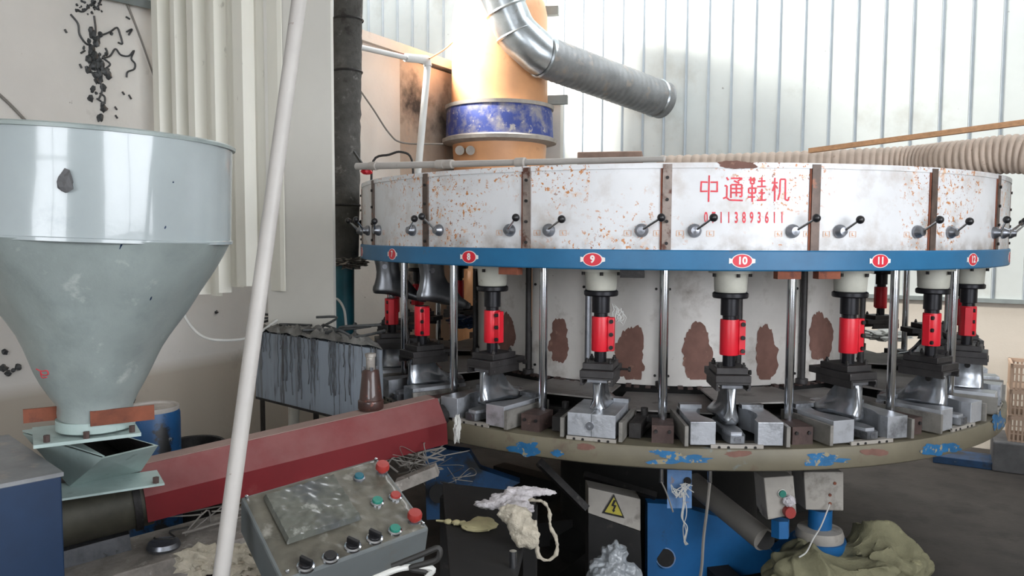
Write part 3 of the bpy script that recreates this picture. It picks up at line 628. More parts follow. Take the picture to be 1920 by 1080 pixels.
# warning sign box
def facebox(name, mat, TL, TR, BR, BL, Z, depth, parent=None, bevel=.002, Zr=None):
    Zr = Zr or Z; d = fw*depth
    f = [W(*BL, Z), W(*BR, Zr), W(*TR, Zr), W(*TL, Z)]
    return MB().add(f+[p+d for p in f], [(0, 1, 2, 3), (7, 6, 5, 4), (0, 4, 5, 1), (1, 5, 6, 2), (2, 6, 7, 3), (3, 7, 4, 0)]).build(name, mat, parent, smooth=False, bevel=bevel), f
sb_ = thing('warning_box', W(1150, 1110, 3.05), 'grubby white box with yellow lightning warning triangle under the table', 'electrical box')
o, f = facebox('box_body', K['signwhite'], (1103, 914), (1201, 936), (1201, 996), (1103, 962), 2.95, .12, sb_)
facebox('box_lower', K['dark'], (1103, 963), (1201, 997), (1205, 1120), (1103, 1120), 2.95, .12, sb_)
def flat(name, mat, pts, Z, parent, smooth=False): return MB().add([W(x, y, Z) for x, y in pts], [tuple(range(len(pts)))]).build(name, mat, parent, smooth=False)
wt = flat('warning_triangle', K['blackp'], [(1151, 926), (1171, 972), (1129, 962)], 2.945, sb_)
flat('triangle_field', K['yellow'], [(1151, 932), (1167, 967.5), (1134, 960)], 2.943, wt)
flat('lightning_bolt', K['blackp'], [(1151, 937), (1155, 939), (1151, 946), (1156, 948), (1152, 956), (1154, 957), (1150, 961), (1147, 955), (1149, 956), (1151, 950), (1146, 948)], 2.941, wt)
# push button boxes
pbx = thing('push_button_box', W(1462, 1000, 2.9), 'small grey push button box with green and red button hanging under the table rim', 'control box')
o, f = facebox('box_body', K['signwhite'], (1432, 896), (1488, 892), (1494, 964), (1440, 975), 2.80, .10, pbx, .004)
facebox('box_side', K['signwhite'], (1423, 890), (1431, 896), (1439, 975), (1428, 955), 2.86, .06, pbx, 0, 2.801)
def knob(x, y, Z, r, mat, par, nm='button', h=.012, ax=None):
    p = W(x, y, Z); ax = ax or -fw
    return MB().lathe([(0, 0), (r*.95, 0), (r, h*.3), (r, h*.8), (r*.9, h), (0, h)], c=p, n=20, axis=ax).build(nm, mat, par)
knob(1466, 925, 2.80, .016, K['cable_w'], pbx, 'bezel', .006)
g_ = knob(1466, 925, 2.80, .013, K['green'], pbx, 'green_button', .012)
knob(1477, 958, 2.80, .021, K['redbtn'], pbx, 'red_button', .03)
MB().add(*blob(W(1480, 940, 2.785), (.02, .012, .02), 4, .3)).build('tape_wad', K['cloth_w'], pbx)
MB().cyl(W(1463, 974, 2.88), W(1463, 1006, 2.88), .034, n=6).build('stub', K['blue'], pbx)
pb2 = thing('junction_box', W(1537, 1010, 3.1), 'grey junction box on a round blue pedestal behind the button box', 'junction box')
facebox('box_body', K['signwhite'], (1507, 885), (1582, 885), (1582, 958), (1511, 956), 3.0, .14, pb2, .004)
for x, y in ((1565, 906), (1556, 928), (1556, 944)): knob(x, y, 3.0, .006, K['rust'], pb2, 'screw', .004)
pc_ = W(1537, 990, 3.12)
MB().lathe([(0, .02), (.045, .02), (.045, .10), (0, .10)], c=(pc_.x, pc_.y, .36), n=28).build('pedestal', K['blue'], pb2)
MB().lathe([(0, -.02), (.09, -.02), (.092, 0), (.085, .02), (0, .03)], c=(pc_.x, pc_.y, .36), n=32).build('pedestal_flange', K['signwhite'], pb2)
MB().lathe([(0, -.36), (.10, -.36), (.10, -.02), (0, -.02)], c=(pc_.x, pc_.y, .36), n=32).build('pedestal_base', K['blue'], pb2)

# ================================================================ INJECTION UNIT
S = W(272, 933, 2.29); E_ = W(848, 791, 2.82)
e1 = (E_-S); L1 = e1.length; e1.normalize(); e2 = Vector((e1.y, -e1.x, 0)).normalized()       # e2 points to the viewer's side
e3 = e1.cross(e2)*-1
if e3.z < 0: e3 = -e3
O1 = S-e2*.105
def bx(a, b, c): return O1+e1*a+e2*b+e3*c
inj = thing('injection_unit', (O1.x, O1.y, 0), 'long injection barrel under a worn red angular cover pointing at the round machine', 'injection unit')
prof = [(-.03, .080), (.042, .080), (.100, .0), (.094, -.080), (-.08, -.080), (-.09, 0)]
MB().prism(prof, 0, L1-.02, lambda x, y, z: bx(z, x, y)).build('red_cover', K['red_worn'], inj, smooth=False)
MB().prism([(-.028, .0805), (.040, .0805), (.040, .0825), (-.028, .0825)], .002, L1-.03, lambda x, y, z: bx(z, x, y)).build('dust_layer', K['red_dust'], inj, smooth=False)
MB().cyl(bx(L1-.03, .0, 0), bx(L1+.02, .0, 0), .055, .04, n=24).cyl(bx(L1+.02, 0, 0), bx(L1+.05, 0, 0), .022, .012, n=20).build('nozzle', K['blackgrease'], inj)
MB().add(*blob(W(857, 803, 2.70), (.012, .012, .045), 3, .5)).build('white_drool', K['cable_w'], inj)
MB().cyl(bx(-.30, .01, -.03), bx(.02, .01, -.03), .083, n=32).build('barrel', K['olive'], inj)
MB().cyl(bx(-.03, .01, -.03), bx(-.01, .01, -.03), .092, n=32).cyl(bx(-.30, .01, -.03), bx(-.28, .01, -.03), .10, n=32).build('barrel_flanges', K['blackgrease'], inj)
MB().hexa([bx(-.30, -.07, .045), bx(-.005, -.07, .045), bx(-.005, .075, .045), bx(-.30, .075, .045)], [bx(-.30, -.07, .08), bx(-.005, -.07, .08), bx(-.005, .075, .08), bx(-.30, .075, .08)]).build('feed_throat_block', K['olive'], inj, smooth=False, bevel=.003)
# base channel and rail
zc_ = -.165
MB().hexa([bx(-.32, -.06, zc_-.07), bx(.75, -.06, zc_-.07), bx(.75, .20, zc_-.07), bx(-.32, .20, zc_-.07)], [bx(-.32, -.06, zc_), bx(.75, -.06, zc_), bx(.75, .20, zc_), bx(-.32, .20, zc_)]).build('base_channel', K['tar'], inj, smooth=False, bevel=.004)
MB().hexa([bx(-.28, .0, zc_), bx(-.05, .0, zc_), bx(-.05, .05, zc_), bx(-.28, .05, zc_)], [bx(-.28, .0, zc_+.05), bx(-.05, .0, zc_+.05), bx(-.05, .05, zc_+.05), bx(-.28, .05, zc_+.05)]).build('slide_rail', K['chrome_dull'], inj, smooth=False)
for a_ in (-.22, .55):
    p = bx(a_, .05, zc_-.07); MB().hexa([(p.x-.06, p.y-.06, 0), (p.x+.06, p.y-.06, 0), (p.x+.06, p.y+.06, 0), (p.x-.06, p.y+.06, 0)], [(p.x-.06, p.y-.06, p.z), (p.x+.06, p.y-.06, p.z), (p.x+.06, p.y+.06, p.z), (p.x-.06, p.y+.06, p.z)]).build('support_leg', K['dark'], inj, smooth=False)
dsc = bx(.03, .11, zc_+.001)
MB().lathe([(0, 0), (.045, 0), (.048, .008), (.043, .02), (0, .021)], c=dsc, n=28).build('steel_disc', K['chrome_dull'], inj)
MB().tube([dsc+Vector(v) for v in ((-.03, .0, .03), (-.01, -.02, .035), (.03, .01, .03), (.0, .03, .04), (.05, .05, .05))], .003, 6, 5).build('wire_loop', K['cable_k'], inj)
# tangle of wires under the cover
rw = random.Random(3); tw = MB()
for k in range(16):
    a_ = rw.uniform(.1, .95); pts = []
    for j in range(5): pts.append(bx(a_+rw.uniform(-.09, .12)*j/2, rw.uniform(.02, .14), zc_+.012+rw.uniform(.0, .08)))
    tw.tube(pts, rw.uniform(.002, .0035), 5, 4)
tag(tw.build('wire_tangle', K['cable'], inj), kind='stuff')
# funnel chute under the hopper
HC = W(180, 790, 2.165); HC.z = 0
ta = (HC-O1).dot(Vector((e1.x, e1.y, 0)).normalized())
def hx(a, b, z): return Vector((HC.x, HC.y, 0))+Vector((e1.x, e1.y, 0)).normalized()*a+e2*b+Vector((0, 0, z))
zb_ = bx(ta, 0, .08).z+.004
zT = .955
T4 = [hz(42, 812, zT), None, hz(297, 835, zT), hz(192, 860, zT)]; T4[1] = T4[0]+T4[2]-T4[3]          # back left, back right, front right, front left
b1 = hz(130, 912, zb_); b2 = hz(264, 884, zb_); B4 = [b1-e2*.13, b2-e2*.13, b2, b1]
chm = MB(); thk = 1.0
tc = sum(T4, Vector())/4; inner = [p+(tc-p)*.06 for p in T4]; innb = [p+Vector((0, 0, .02)) for p in B4]
chm.add(B4+T4+inner+innb, [(0, 1, 5, 4), (1, 2, 6, 5), (2, 3, 7, 6), (3, 0, 4, 7), (4, 5, 9, 8), (5, 6, 10, 9), (6, 7, 11, 10), (7, 4, 8, 11), (0, 3, 2, 1)])
chm.build('feed_chute', K['chute'], inj, smooth=False)
MB().add(inner+innb, [(0, 1, 5, 4), (1, 2, 6, 5), (2, 3, 7, 6), (3, 0, 4, 7), (4, 5, 6, 7)]).build('chute_inside', K['blackgrease'], inj, smooth=False)
cv = [T4[0], T4[0]+(T4[1]-T4[0])*.42, T4[3]+(T4[2]-T4[3])*.0+(T4[0]-T4[3])*.0, T4[3]]
cv = [T4[0]-e2*.01, T4[0]+(T4[1]-T4[0])*.5, T4[3]+(T4[2]-T4[3])*.04+Vector((0, 0, 0))]
MB().add([p+Vector((0, 0, .002)) for p in cv]+[p+Vector((0, 0, .006)) for p in cv], [(2, 1, 0), (3, 4, 5), (0, 1, 4, 3), (1, 2, 5, 4), (2, 0, 3, 5)]).build('chute_cover', K['chute'], inj, smooth=False)
MB().hexa([hx(-.10, -.07, zb_-.006), hx(.16, -.07, zb_-.006), hx(.16, .075, zb_-.006), hx(-.10, .075, zb_-.006)], [hx(-.10, -.07, zb_), hx(.16, -.07, zb_), hx(.16, .075, zb_), hx(-.10, .075, zb_)]).build('chute_flange', K['chute'], inj, smooth=False)
MB().cyl(hx(.14, .06, zb_), hx(.14, .06, zb_+.016), .009, n=6).build('flange_bolt', K['brown_iron'], inj)

# hopper
RH = .345; zr = 1.79; zs = 1.528; zk = 1.067; zn = 1.035
hop = thing('material_hopper', (HC.x, HC.y, zn-.03), 'big grey green round feed hopper with dented cone above the injection barrel', 'hopper')
hop.rotation_euler = (0, 0, 0)
axis_t = Vector((fw.x, fw.y, 0)).normalized()
def dent(mb, amp):
    out = []
    for v in mb.v:
        p = Vector(v); q = Vector((p.x-HC.x, p.y-HC.y, 0)); r = q.length
        if r > .05:
            n = noise.noise(Vector((p.x*5+3, p.y*5, p.z*2.6)))*amp+noise.noise(Vector((p.x*12, p.y*12, p.z*6)))*amp*.3
            p += q.normalized()*n
        out.append(tuple(p))
    mb.v = out; return mb
HR = Matrix.Translation((HC.x, HC.y, zk)) @ Matrix.Rotation(math.radians(2.3), 4, axis_t) @ Matrix.Translation((-HC.x, -HC.y, -zk))
def hbuild(mb, nm, mt, par=None, amp=0, **k):
    if amp: dent(mb, amp)
    mb.v = [tuple(HR @ Vector(v)) for v in mb.v]; return mb.build(nm, mt, par or hop, **k)
c_ = (HC.x, HC.y, 0)
hbuild(MB().lathe([(RH, zs), (RH, zs+.05), (RH, zs+.1), (RH, zs+.15), (RH, zs+.2), (RH, zr-.004), (RH-.003, zr-.004), (RH-.003, zs)], c_, n=96), 'hopper_drum', K['hopper'], amp=.005)
hbuild(MB().lathe([(RH-.004, zr-.006), (RH+.005, zr-.006), (RH+.006, zr+.002), (RH, zr+.006), (RH-.008, zr+.003)], c_, n=96, closed=True), 'rim', K['hopper_lo'])
hbuild(MB().lathe([(RH-.001, zs-.006), (RH+.004, zs-.004), (RH+.004, zs+.004), (RH-.001, zs+.006)], c_, n=96, closed=True), 'seam_band', K['hopper'])
cone = [(RH-.255*(i/14), zs-(zs-zk)*(i/14)) for i in range(15)]
hbuild(MB().lathe(cone+[(.09, zk-.02), (.088, zn-.0)], c_, n=96), 'cone', K['hopper_lo'], amp=.034, angle=60)
MB().lathe([(.095, zn-.03), (.098, zn-.028), (.098, zn), (.0, zn)], c_, n=40).build('neck', K['chute'], hop)
def bar_(a0, a1, b, z0, z1, nm, mt):
    return MB().hexa([hx(a0, b-.004, z0), hx(a1, b-.004, z0), hx(a1, b+.004, z0), hx(a0, b+.004, z0)], [hx(a0, b-.004, z1), hx(a1, b-.004, z1), hx(a1, b+.004, z1), hx(a0, b+.004, z1)]).build(nm, mt, hop, smooth=False)
bar_(-.02, .135, .10, zn-.005, zn+.035, 'rusty_bar', K['rust']); bar_(-.17, -.08, -.03, zn-.005, zn+.032, 'rusty_bar', K['rust'])
MB().hexa([hx(-.15, -.11, zn-.045), hx(.1, -.11, zn-.045), hx(.1, .11, zn-.045), hx(-.15, .11, zn-.045)], [hx(-.15, -.11, zn-.036), hx(.1, -.11, zn-.036), hx(.1, .11, zn-.036), hx(-.15, .11, zn-.036)]).build('mounting_plate', K['chute'], hop, smooth=False)
for a_, b_ in ((-.12, .09), (-.03, .1), (.08, .09)): MB().cyl(hx(a_, b_, zn-.036), hx(a_, b_, zn-.018), .008, n=6).build('mounting_bolt', K['brown_iron'], hop)
# grey lump, paint marks on the hopper
from mathutils.bvhtree import BVHTree
def surf(o, x, y, off=.001):
    me = o.data; t = BVHTree.FromPolygons([v.co[:] for v in me.vertices], [p.vertices[:] for p in me.polygons]); p, n, i, d = t.ray_cast(CAM, ray(x, y).normalized())
    return p-ray(x, y).normalized()*off
hd = [x for x in COL.objects if x.name == 'hopper_drum'][0]; hc_ = [x for x in COL.objects if x.name == 'cone'][0]
tag(MB().add(*blob(surf(hd, 122, 341, .004), (.019, .012, .024), 9, .45, sub=2)).build('dried_lump', K['block'], None, smooth=False), 'small brown grey lump stuck on the shiny hopper wall', 'lump')
MB().tube([surf(hc_, x, y) for x, y in ((68, 692), (78, 696), (88, 695), (90, 702), (80, 703), (76, 697), (79, 708), (88, 707))], .0016, 6, 4).build('red_scribble', K['redpaint'], hc_)
for k, (x, y, l) in enumerate(((228, 455, 12), (310, 425, 4), (283, 558, 5), (325, 341, 2))):
    o_ = hd if y < 450 else hc_; MB().tube([surf(o_, x-l*.3, y+l), surf(o_, x, y+l*.3), surf(o_, x+l*.25, y-l*.3)], [.001, .0022, .001], 6).build('blue_smear', K['navy'], o_)
# navy cabinet
A_ = W(115, 885, 1.9); dAB = (hz(0, 907, A_.z)-A_); dAB.z = 0; dAB.normalize(); dAC = (hz(0, 830, A_.z)-A_); dAC.z = 0; dAC = (dAC-dAB*dAC.dot(dAB)).normalized()
cab = thing('drive_cabinet', (A_.x, A_.y, 0), 'navy blue steel cabinet with dusty top at the lower left', 'cabinet')
def cb(a, b, z): p = A_+dAB*a+dAC*b; return Vector((p.x, p.y, z))
MB().hexa([cb(0, 0, 0), cb(.5, 0, 0), cb(.5, .5, 0), cb(0, .5, 0)], [cb(0, 0, A_.z-.01), cb(.5, 0, A_.z-.01), cb(.5, .5, A_.z-.01), cb(0, .5, A_.z-.01)]).build('cabinet_body', K['navy'], cab, smooth=False, bevel=.003)
MB().hexa([cb(-.004, -.004, A_.z-.01), cb(.5, -.004, A_.z-.01), cb(.5, .5, A_.z-.01), cb(-.004, .5, A_.z-.01)], [cb(-.004, -.004, A_.z), cb(.5, -.004, A_.z), cb(.5, .5, A_.z), cb(-.004, .5, A_.z)]).build('cabinet_top', K['galv_dust'], cab, smooth=False)
MB().cyl(cb(.16, .1, A_.z), cb(.16, .1, A_.z+.008), .008, n=6).build('top_bolt', K['rust'], cab)

# bottle on the barrel
bp = W(711, 778, 2.70); bz = bx((bp-O1).dot(e1), 0, .080).z+.003; bp = bx((bp-O1).dot(e1), -.0, .080)
bot = thing('oil_bottle', (bp.x, bp.y, bz), 'brown stained bottle with grey neck standing on the red barrel cover', 'bottle')
MB().lathe([(0, 0), (.042, 0), (.045, .006), (.045, .03), (.044, .033), (.040, .036), (.030, .135), (.026, .142), (0, .142)], c=(bp.x, bp.y, bz), n=28).build('bottle_body', K['oil'], bot)
MB().lathe([(0, .142), (.016, .142), (.016, .185), (.019, .187), (.019, .198), (0, .199)], c=(bp.x, bp.y, bz), n=20).build('bottle_neck', K['tar'], bot)
for q in range(4): 
    p = pol(q*90+30, .024, 0); MB().cyl((bp.x+p.x, bp.y+p.y, bz+.140), (bp.x+p.x, bp.y+p.y, bz+.152), .006, n=6).build('shoulder_screw', K['chrome_dull'], bot)

# ================================================================ CONTROL CONSOLE
cTL = W(451, 932, 1.75); cTR = W(708, 858, 1.95); cBR = W(805, 990, 1.75); cBL = cTL+cBR-cTR
cn = (cTR-cTL).cross(cBL-cTL).normalized()
if cn.z < 0: cn = -cn
con = thing('control_console', ((cTL.x+cBR.x)/2, (cTL.y+cBR.y)/2, 0), 'sloping grey control console under grimy plastic film with red, green and black buttons', 'control panel')
dn = Vector((0, 0, -.16))
MB().add([cTL, cTR, cBR, cBL]+[p+(cTL+cBR)/2*0-cn*.1 for p in (cTL, cTR, cBR, cBL)], [(0, 1, 2, 3), (4, 5, 6, 7), (0, 1, 5, 4), (1, 2, 6, 5), (2, 3, 7, 6), (3, 0, 4, 7)]).build('console_box', K['console'], con, smooth=False, bevel=.006)
def cp(u, v, d): return cTL+(cTR-cTL)*u+(cBL-cTL)*v+cn*d
def cplate(nm, mt, u0, u1, v0, v1, d0, d1, par=con, n=1, amp=0):
    if n == 1: return MB().hexa([cp(u0, v0, d0), cp(u1, v0, d0), cp(u1, v1, d0), cp(u0, v1, d0)], [cp(u0, v0, d1), cp(u1, v0, d1), cp(u1, v1, d1), cp(u0, v1, d1)]).build(nm, mt, par, smooth=False, bevel=.002)
    vs = []; 
    for i in range(n+1):
        for j in range(n+1):
            u = u0+(u1-u0)*i/n; v = v0+(v1-v0)*j/n; e = 0 if i in (0, n) or j in (0, n) else 1
            vs.append(cp(u, v, d1*e+d0*(1-e)+e*amp*abs(noise.noise(Vector((u*9, v*9, 0))))+e*amp*.6*noise.noise(Vector((u*22, v*22, 3)))))
    return MB().add(vs, [(i*(n+1)+j, (i+1)*(n+1)+j, (i+1)*(n+1)+j+1, i*(n+1)+j+1) for i in range(n) for j in range(n)]).build(nm, mt, par)
cplate('face_plate', K['console_top'], .02, .98, .02, .98, .0, .003, n=40, amp=.003)
scr = cplate('display', K['console'], .14, .60, .14, .66, .0035, .016)
cplate('display_film', K['film'], .12, .62, .12, .70, .008, .019, n=36, amp=.005)
def cpos(x, y): return plane_hit(x, y, cTL, cn)
def cbtn(x, y, r, h, mat, nm, bez=True, lab=None, mushroom=False, sel=False):
    p = cpos(x, y)
    if mushroom:
        o = MB().lathe([(0, 0), (r*.6, 0), (r*.6, h*.5), (r, h*.55), (r, h*.82), (r*.86, h), (0, h*1.01)], c=p, n=24, axis=cn).build(nm, mat, con, angle=25)
        MB().lathe([(0, 0), (r*.8, 0), (r*.8, .008), (0, .008)], c=p, n=20, axis=cn).build('bezel', K['chrome_dull'], o)
    else:
        o = MB().lathe([(0, .004), (r, .004), (r, h), (r*.9, h+.002), (0, h+.002)], c=p, n=24, axis=cn).build(nm, mat, con)
        MB().lathe([(r*.98, .003), (r*1.3, .003), (r*1.28, h*.6), (r*1.02, h*.75)], c=p, n=24, axis=cn, closed=True).build('bezel', K['chrome' if bez else 'chrome_dull'], o)
    if sel:
        t_ = (cp(1, 0, 0)-cp(0, 0, 0)).normalized(); t_ = (t_*.5-cn.cross(t_)*.86).normalized(); s_ = cn.cross(t_)
        vs = [p+t_*a+s_*b+cn*c for c in (h, h+.014) for a, b in ((-r, -.004), (r, -.004), (r, .004), (-r, .004))]
        MB().hexa(vs[:4], vs[4:]).build('selector_grip', mat, o, smooth=False, bevel=.001)
    if lab: o['label'] = lab
cbtn(716, 888, .0165, .03, K['redbtn'], 'emergency_stop', mushroom=True, lab='red mushroom button at the top right corner')
cbtn(776, 980, .0165, .03, K['redbtn'], 'emergency_stop', mushroom=True, lab='red mushroom button at the right lower corner')
cbtn(673, 899, .011, .012, K['teal'], 'push_button', False, 'faded green button under film')
cbtn(707, 946, .012, .014, K['green'], 'push_button', True, 'green button in the middle')
cbtn(741, 936, .012, .014, K['redbtn'], 'push_button', True, 'red button in chrome ring')
cbtn(740, 999, .012, .014, K['green'], 'push_button', True, 'green button in the lower row')
cbtn(702, 1013, .014, .012, K['blackp'], 'selector_switch', sel=True, lab='black selector switch')
cbtn(661, 1028, .014, .012, K['blackp'], 'selector_switch', sel=True, lab='black selector switch')
cbtn(619, 1049, .0135, .012, K['blackp'], 'push_button', lab='black round button')
cbtn(573, 1066, .014, .014, K['blackp'], 'selector_switch', sel=True, lab='black selector switch in chrome ring')
for u, v in ((.03, .04), (.97, .04), (.97, .95), (.05, .95)): MB().lathe([(0, 0), (.004, 0), (.004, .006), (0, .007)], c=cp(u, v, .002), n=8, axis=cn).build('screw', K['chrome'], con)
pcn = cp(.5, .45, -.1)
MB().box((pcn.x-.05, pcn.y-.03, 0), (pcn.x+.05, pcn.y+.07, pcn.z-.0)).build('stand', K['console'], con, smooth=False)
MB().box((pcn.x-.2, pcn.y-.15, 0), (pcn.x+.2, pcn.y+.18, .03)).build('stand_foot', K['console'], con, smooth=False)

# dark work shelf right of the console
zs_ = .70
sh = thing('dark_shelf', (hz(900, 990, 0.70).x, hz(900, 990, .7).y, 0), 'black oily steel shelf between the console and the round machine', 'shelf')
c4 = [hz(845, 1090, zs_), hz(965, 1085, zs_), hz(1005, 925, zs_), hz(830, 905, zs_)]
MB().hexa([p-Vector((0, 0, .03)) for p in c4], c4).build('shelf_top', K['dark'], sh, smooth=False)
for i, p in enumerate(c4):
    q = p+(sum(c4, Vector())/4-p)*.12; MB().box((q.x-.02, q.y-.02, 0), (q.x+.02, q.y+.02, zs_-.03)).build('shelf_leg', K['dark'], sh, smooth=False)
# rubber slug on shelf
sl = MB(); 
for x, y, rx, rz_ in ((905, 978, .035, .012), (893, 987, .044, .012), (910, 984, .036, .012), (868, 981, .011, .008), (856, 980, .014, .008), (840, 978, .012, .008)):
    p = hz(x, y, zs_+.008); sl.add(*blob(p, (rx, rx*.8, rz_), x, .18, sub=3, flat=zs_+.001))
a = hz(818, 976, zs_+.006); b = hz(870, 981, zs_+.006); sl.tube([a, b], [.003, .006], 6)
tag(sl.build('rubber_purge', K['slug']), 'pale yellow flattened rubber purge strip lying on the black shelf', 'rubber scrap')
# cotton gloves/liners
def glove(name, mat, parts, label, cat='glove', strap=None):
    mb = MB()
    for x, y, Z_, rx, ry, rz, sd, am in parts: mb.add(*blob(W(x, y, Z_), (rx, ry, rz), sd, am, sub=3, fs=2.5))
    if strap: mb.tube([W(*p) for p in strap], .0055, 8, 6)
    o = mb.build(name, mat); r_ = o.modifiers.new('r', 'REMESH'); r_.mode = 'VOXEL'; r_.voxel_size = .0035; r_.use_smooth_shade = True
    d_ = o.modifiers.new('d', 'DISPLACE'); tx = bpy.data.textures.new('wr', 'CLOUDS'); tx.noise_scale = .02; d_.texture = tx; d_.strength = .012; d_.mid_level = .5
    return tag(o, label, cat)
glove('cotton_liner', K['cloth_w'], [(985, 921, 2.26, .06, .02, .012, 1, .5), (1018, 922, 2.26, .035, .012, .010, 2, .5), (960, 934, 2.24, .06, .03, .014, 3, .5), (925, 946, 2.22, .05, .02, .012, 4, .6), (903, 947, 2.2, .02, .01, .007, 5, .5), (970, 950, 2.2, .045, .03, .015, 6, .5)],
      'crumpled white lacy cotton liner heaped on the black shelf')
glove('cotton_glove', K['cloth_c'], [(965, 966, 2.12, .045, .02, .028, 7, .25), (975, 985, 2.10, .036, .018, .034, 8, .2), (985, 1004, 2.09, .038, .016, .030, 9, .15), (994, 1015, 2.085, .026, .013, .018, 10, .1), (955, 972, 2.12, .022, .014, .016, 11, .2), (978, 1016, 2.085, .018, .012, .016, 12, .1)],
      'cream knitted cotton glove hanging off the black shelf with a strap loop', strap=[(990, 938, 2.14), (1015, 940, 2.12), (1028, 955, 2.11), (1032, 985, 2.1), (1042, 1010, 2.1), (1044, 1035, 2.1), (1030, 1050, 2.1), (1012, 1045, 2.1), (1006, 1020, 2.1), (1004, 975, 2.1)])
p = W(962, 1033, 1.98); tag(MB().cyl((p.x, p.y, 0), (p.x, p.y, p.z), .0095, n=12).build('steel_rod', K['chrome']), 'upright bright steel rod below the cotton glove', 'rod')

# white leaning pole
pa = W(561, 0, 1.80); pb_ = W(414, 1085, 1.62); dd = (pb_-pa).normalized()
g0 = pb_+dd*((pb_.z-.0)/-dd.z); g1 = pa-dd*.55
tag(MB().tube([g0+(g1-g0)*(i/14) for i in range(15)], .0172, 20).build('white_pole', K['pole']), 'chipped white painted pole leaning across the left foreground', 'pole')

# ================================================================ LEFT SIDE
# clad panel and flat board
pn = thing('clad_partition', W(470, 1400, 3.6), 'tall cream partition of ribbed sheet metal and a smooth board', 'partition')
pa = W(306, 400, 3.95); pb = W(532, 400, 3.5); pc2 = W(621, 400, 3.42)
pa.z = pb.z = pc2.z = 0; pn.location = (pb.x, pb.y, 1.1)
du = (pb-pa); Lr = du.length; du.normalize(); nn = Vector((du.y, -du.x, 0))
if nn.dot(CAM-pb) < 0: nn = -nn
x = 0; i = 0
edges = [0, .10, .17, .25, .31, .41, .50, .58, .68, .80, 1.0]
for i in range(len(edges)-1):
    a_, b_ = edges[i]*Lr, edges[i+1]*Lr; d0 = .004 if i % 2 else .05
    zb0 = 1.27-.02*i*0+.03*math.sin(i)
    w1 = .02
    poly = [(a_, -.006), (a_, 0), (a_+w1, d0+.002), (b_-w1, d0+.002), (b_, 0), (b_, -.006)]
    MB().prism(poly, zb0, 3.3, lambda X, Y, Z_: pa+du*X+nn*Y+Vector((0, 0, Z_))).build('ribbed_sheet', K['panel'], pn, smooth=False)
dv = (pc2-pb).normalized(); nv = Vector((dv.y, -dv.x, 0)); nv = nv if nv.dot(CAM-pb) > 0 else -nv
MB().prism([(-.10, .0), (-.10, -.02), ((pc2-pb).length, -.02), ((pc2-pb).length, .0)], 1.105, 3.3, lambda X, Y, Z_: pb-nv*.012+dv*X+nv*Y+Vector((0, 0, Z_))).build('smooth_board', K['panel_flat'], pn, smooth=False)
MB().cyl(pb-nn*.06-du*.02, pb-nn*.06-du*.02+Vector((0, 0, 3.3)), .025, n=12).build('post', K['panel'], pn)
# pillar
pt = W(653, 0, 4.05); pl_ = W(645, 495, 4.05); bt = W(641, 612, 4.05)
pil = thing('grimy_column', (bt.x, bt.y, 0), 'round column caked in grey grime above and teal painted below', 'column')
dd = (pt-pl_).normalized(); top = pt+dd*.5
n_ = 26; vs = MB(); pts = [pl_+(top-pl_)*(i/60) for i in range(61)]
rs = [.074+.006*noise.noise(Vector((0, 0, i*.9))) for i in range(61)]
vs.tube(pts, rs, 28)
vs.v = [tuple(Vector(v)+ (Vector(v)-pl_).cross(Vector((0, 0, 1))).normalized()*.005*noise.noise(Vector(v)*25)) for v in vs.v]
vs.build('crusted_sleeve', K['crud_dark'], pil)
MB().cyl((bt.x, bt.y, 0), pl_, .055, .052, n=28).build('teal_post', K['teal'], pil)
for y in (38, 135, 385): 
    q = W(653-y/495*8, y, 4.05); MB().lathe([(.0785, -.006), (.0815, 0), (.0785, .006)], c=q, n=28).build('wrap_band', K['blackgrease'], pil)
tag(MB().add(*blob(W(650, 492, 4.05), (.09, .08, .03), 5, .8, fs=5)).build('grime_collar', K['tar'], pil), kind=None)
# drip stained tank
tA = W(478, 620, 3.55); tB = W(718, 664, 2.98); tA.z = tB.z = 1.10; du = (tB-tA); Lt = du.length; du.normalize(); nb = Vector((-du.y, du.x, 0))
nb = Vector((tB.x-CAM.x, tB.y-CAM.y, 0)).normalized(); nb = (nb+Vector((-.12, 0, 0))).normalized()
tk = thing('drip_stained_tank', (tA.x, tA.y, 0), 'pale blue grey steel trough with dark vertical drips and crusted top, left of the machine', 'tank')
def tp(a, b, z): return tA+du*a+nb*b+Vector((0, 0, z-1.10))
MB().hexa([tp(0, 0, .80), tp(Lt, 0, .80), tp(Lt, .20, .80), tp(0, .20, .80)], [tp(0, 0, 1.10), tp(Lt, 0, 1.10), tp(Lt, .20, 1.10), tp(0, .20, 1.10)]).build('tank_body', K['tank'], tk, smooth=False)
MB().hexa([tp(-.004, -.006, .79), tp(Lt, -.006, .79), tp(Lt, .20, .79), tp(0, .20, .79)], [tp(-.004, -.006, .80), tp(Lt, -.006, .80), tp(Lt, .20, .80), tp(0, .20, .80)]).build('tank_lip', K['blackgrease'], tk, smooth=False)
for a_ in (Lt*.8, Lt*.95): MB().hexa([tp(a_, .05, 0), tp(a_+.04, .05, 0), tp(a_+.04, .09, 0), tp(a_, .09, 0)], [tp(a_, .05, .79), tp(a_+.04, .05, .79), tp(a_+.04, .09, .79), tp(a_, .09, .79)]).build('tank_leg', K['blackgrease'], tk, smooth=False)
for a_ in (.02, Lt*.5): MB().hexa([tp(a_, .15, 0), tp(a_+.04, .15, 0), tp(a_+.04, .19, 0), tp(a_, .19, 0)], [tp(a_, .15, .79), tp(a_+.04, .15, .79), tp(a_+.04, .19, .79), tp(a_, .19, .79)]).build('tank_leg', K['blackgrease'], tk, smooth=False)
ng = 40; vs = []
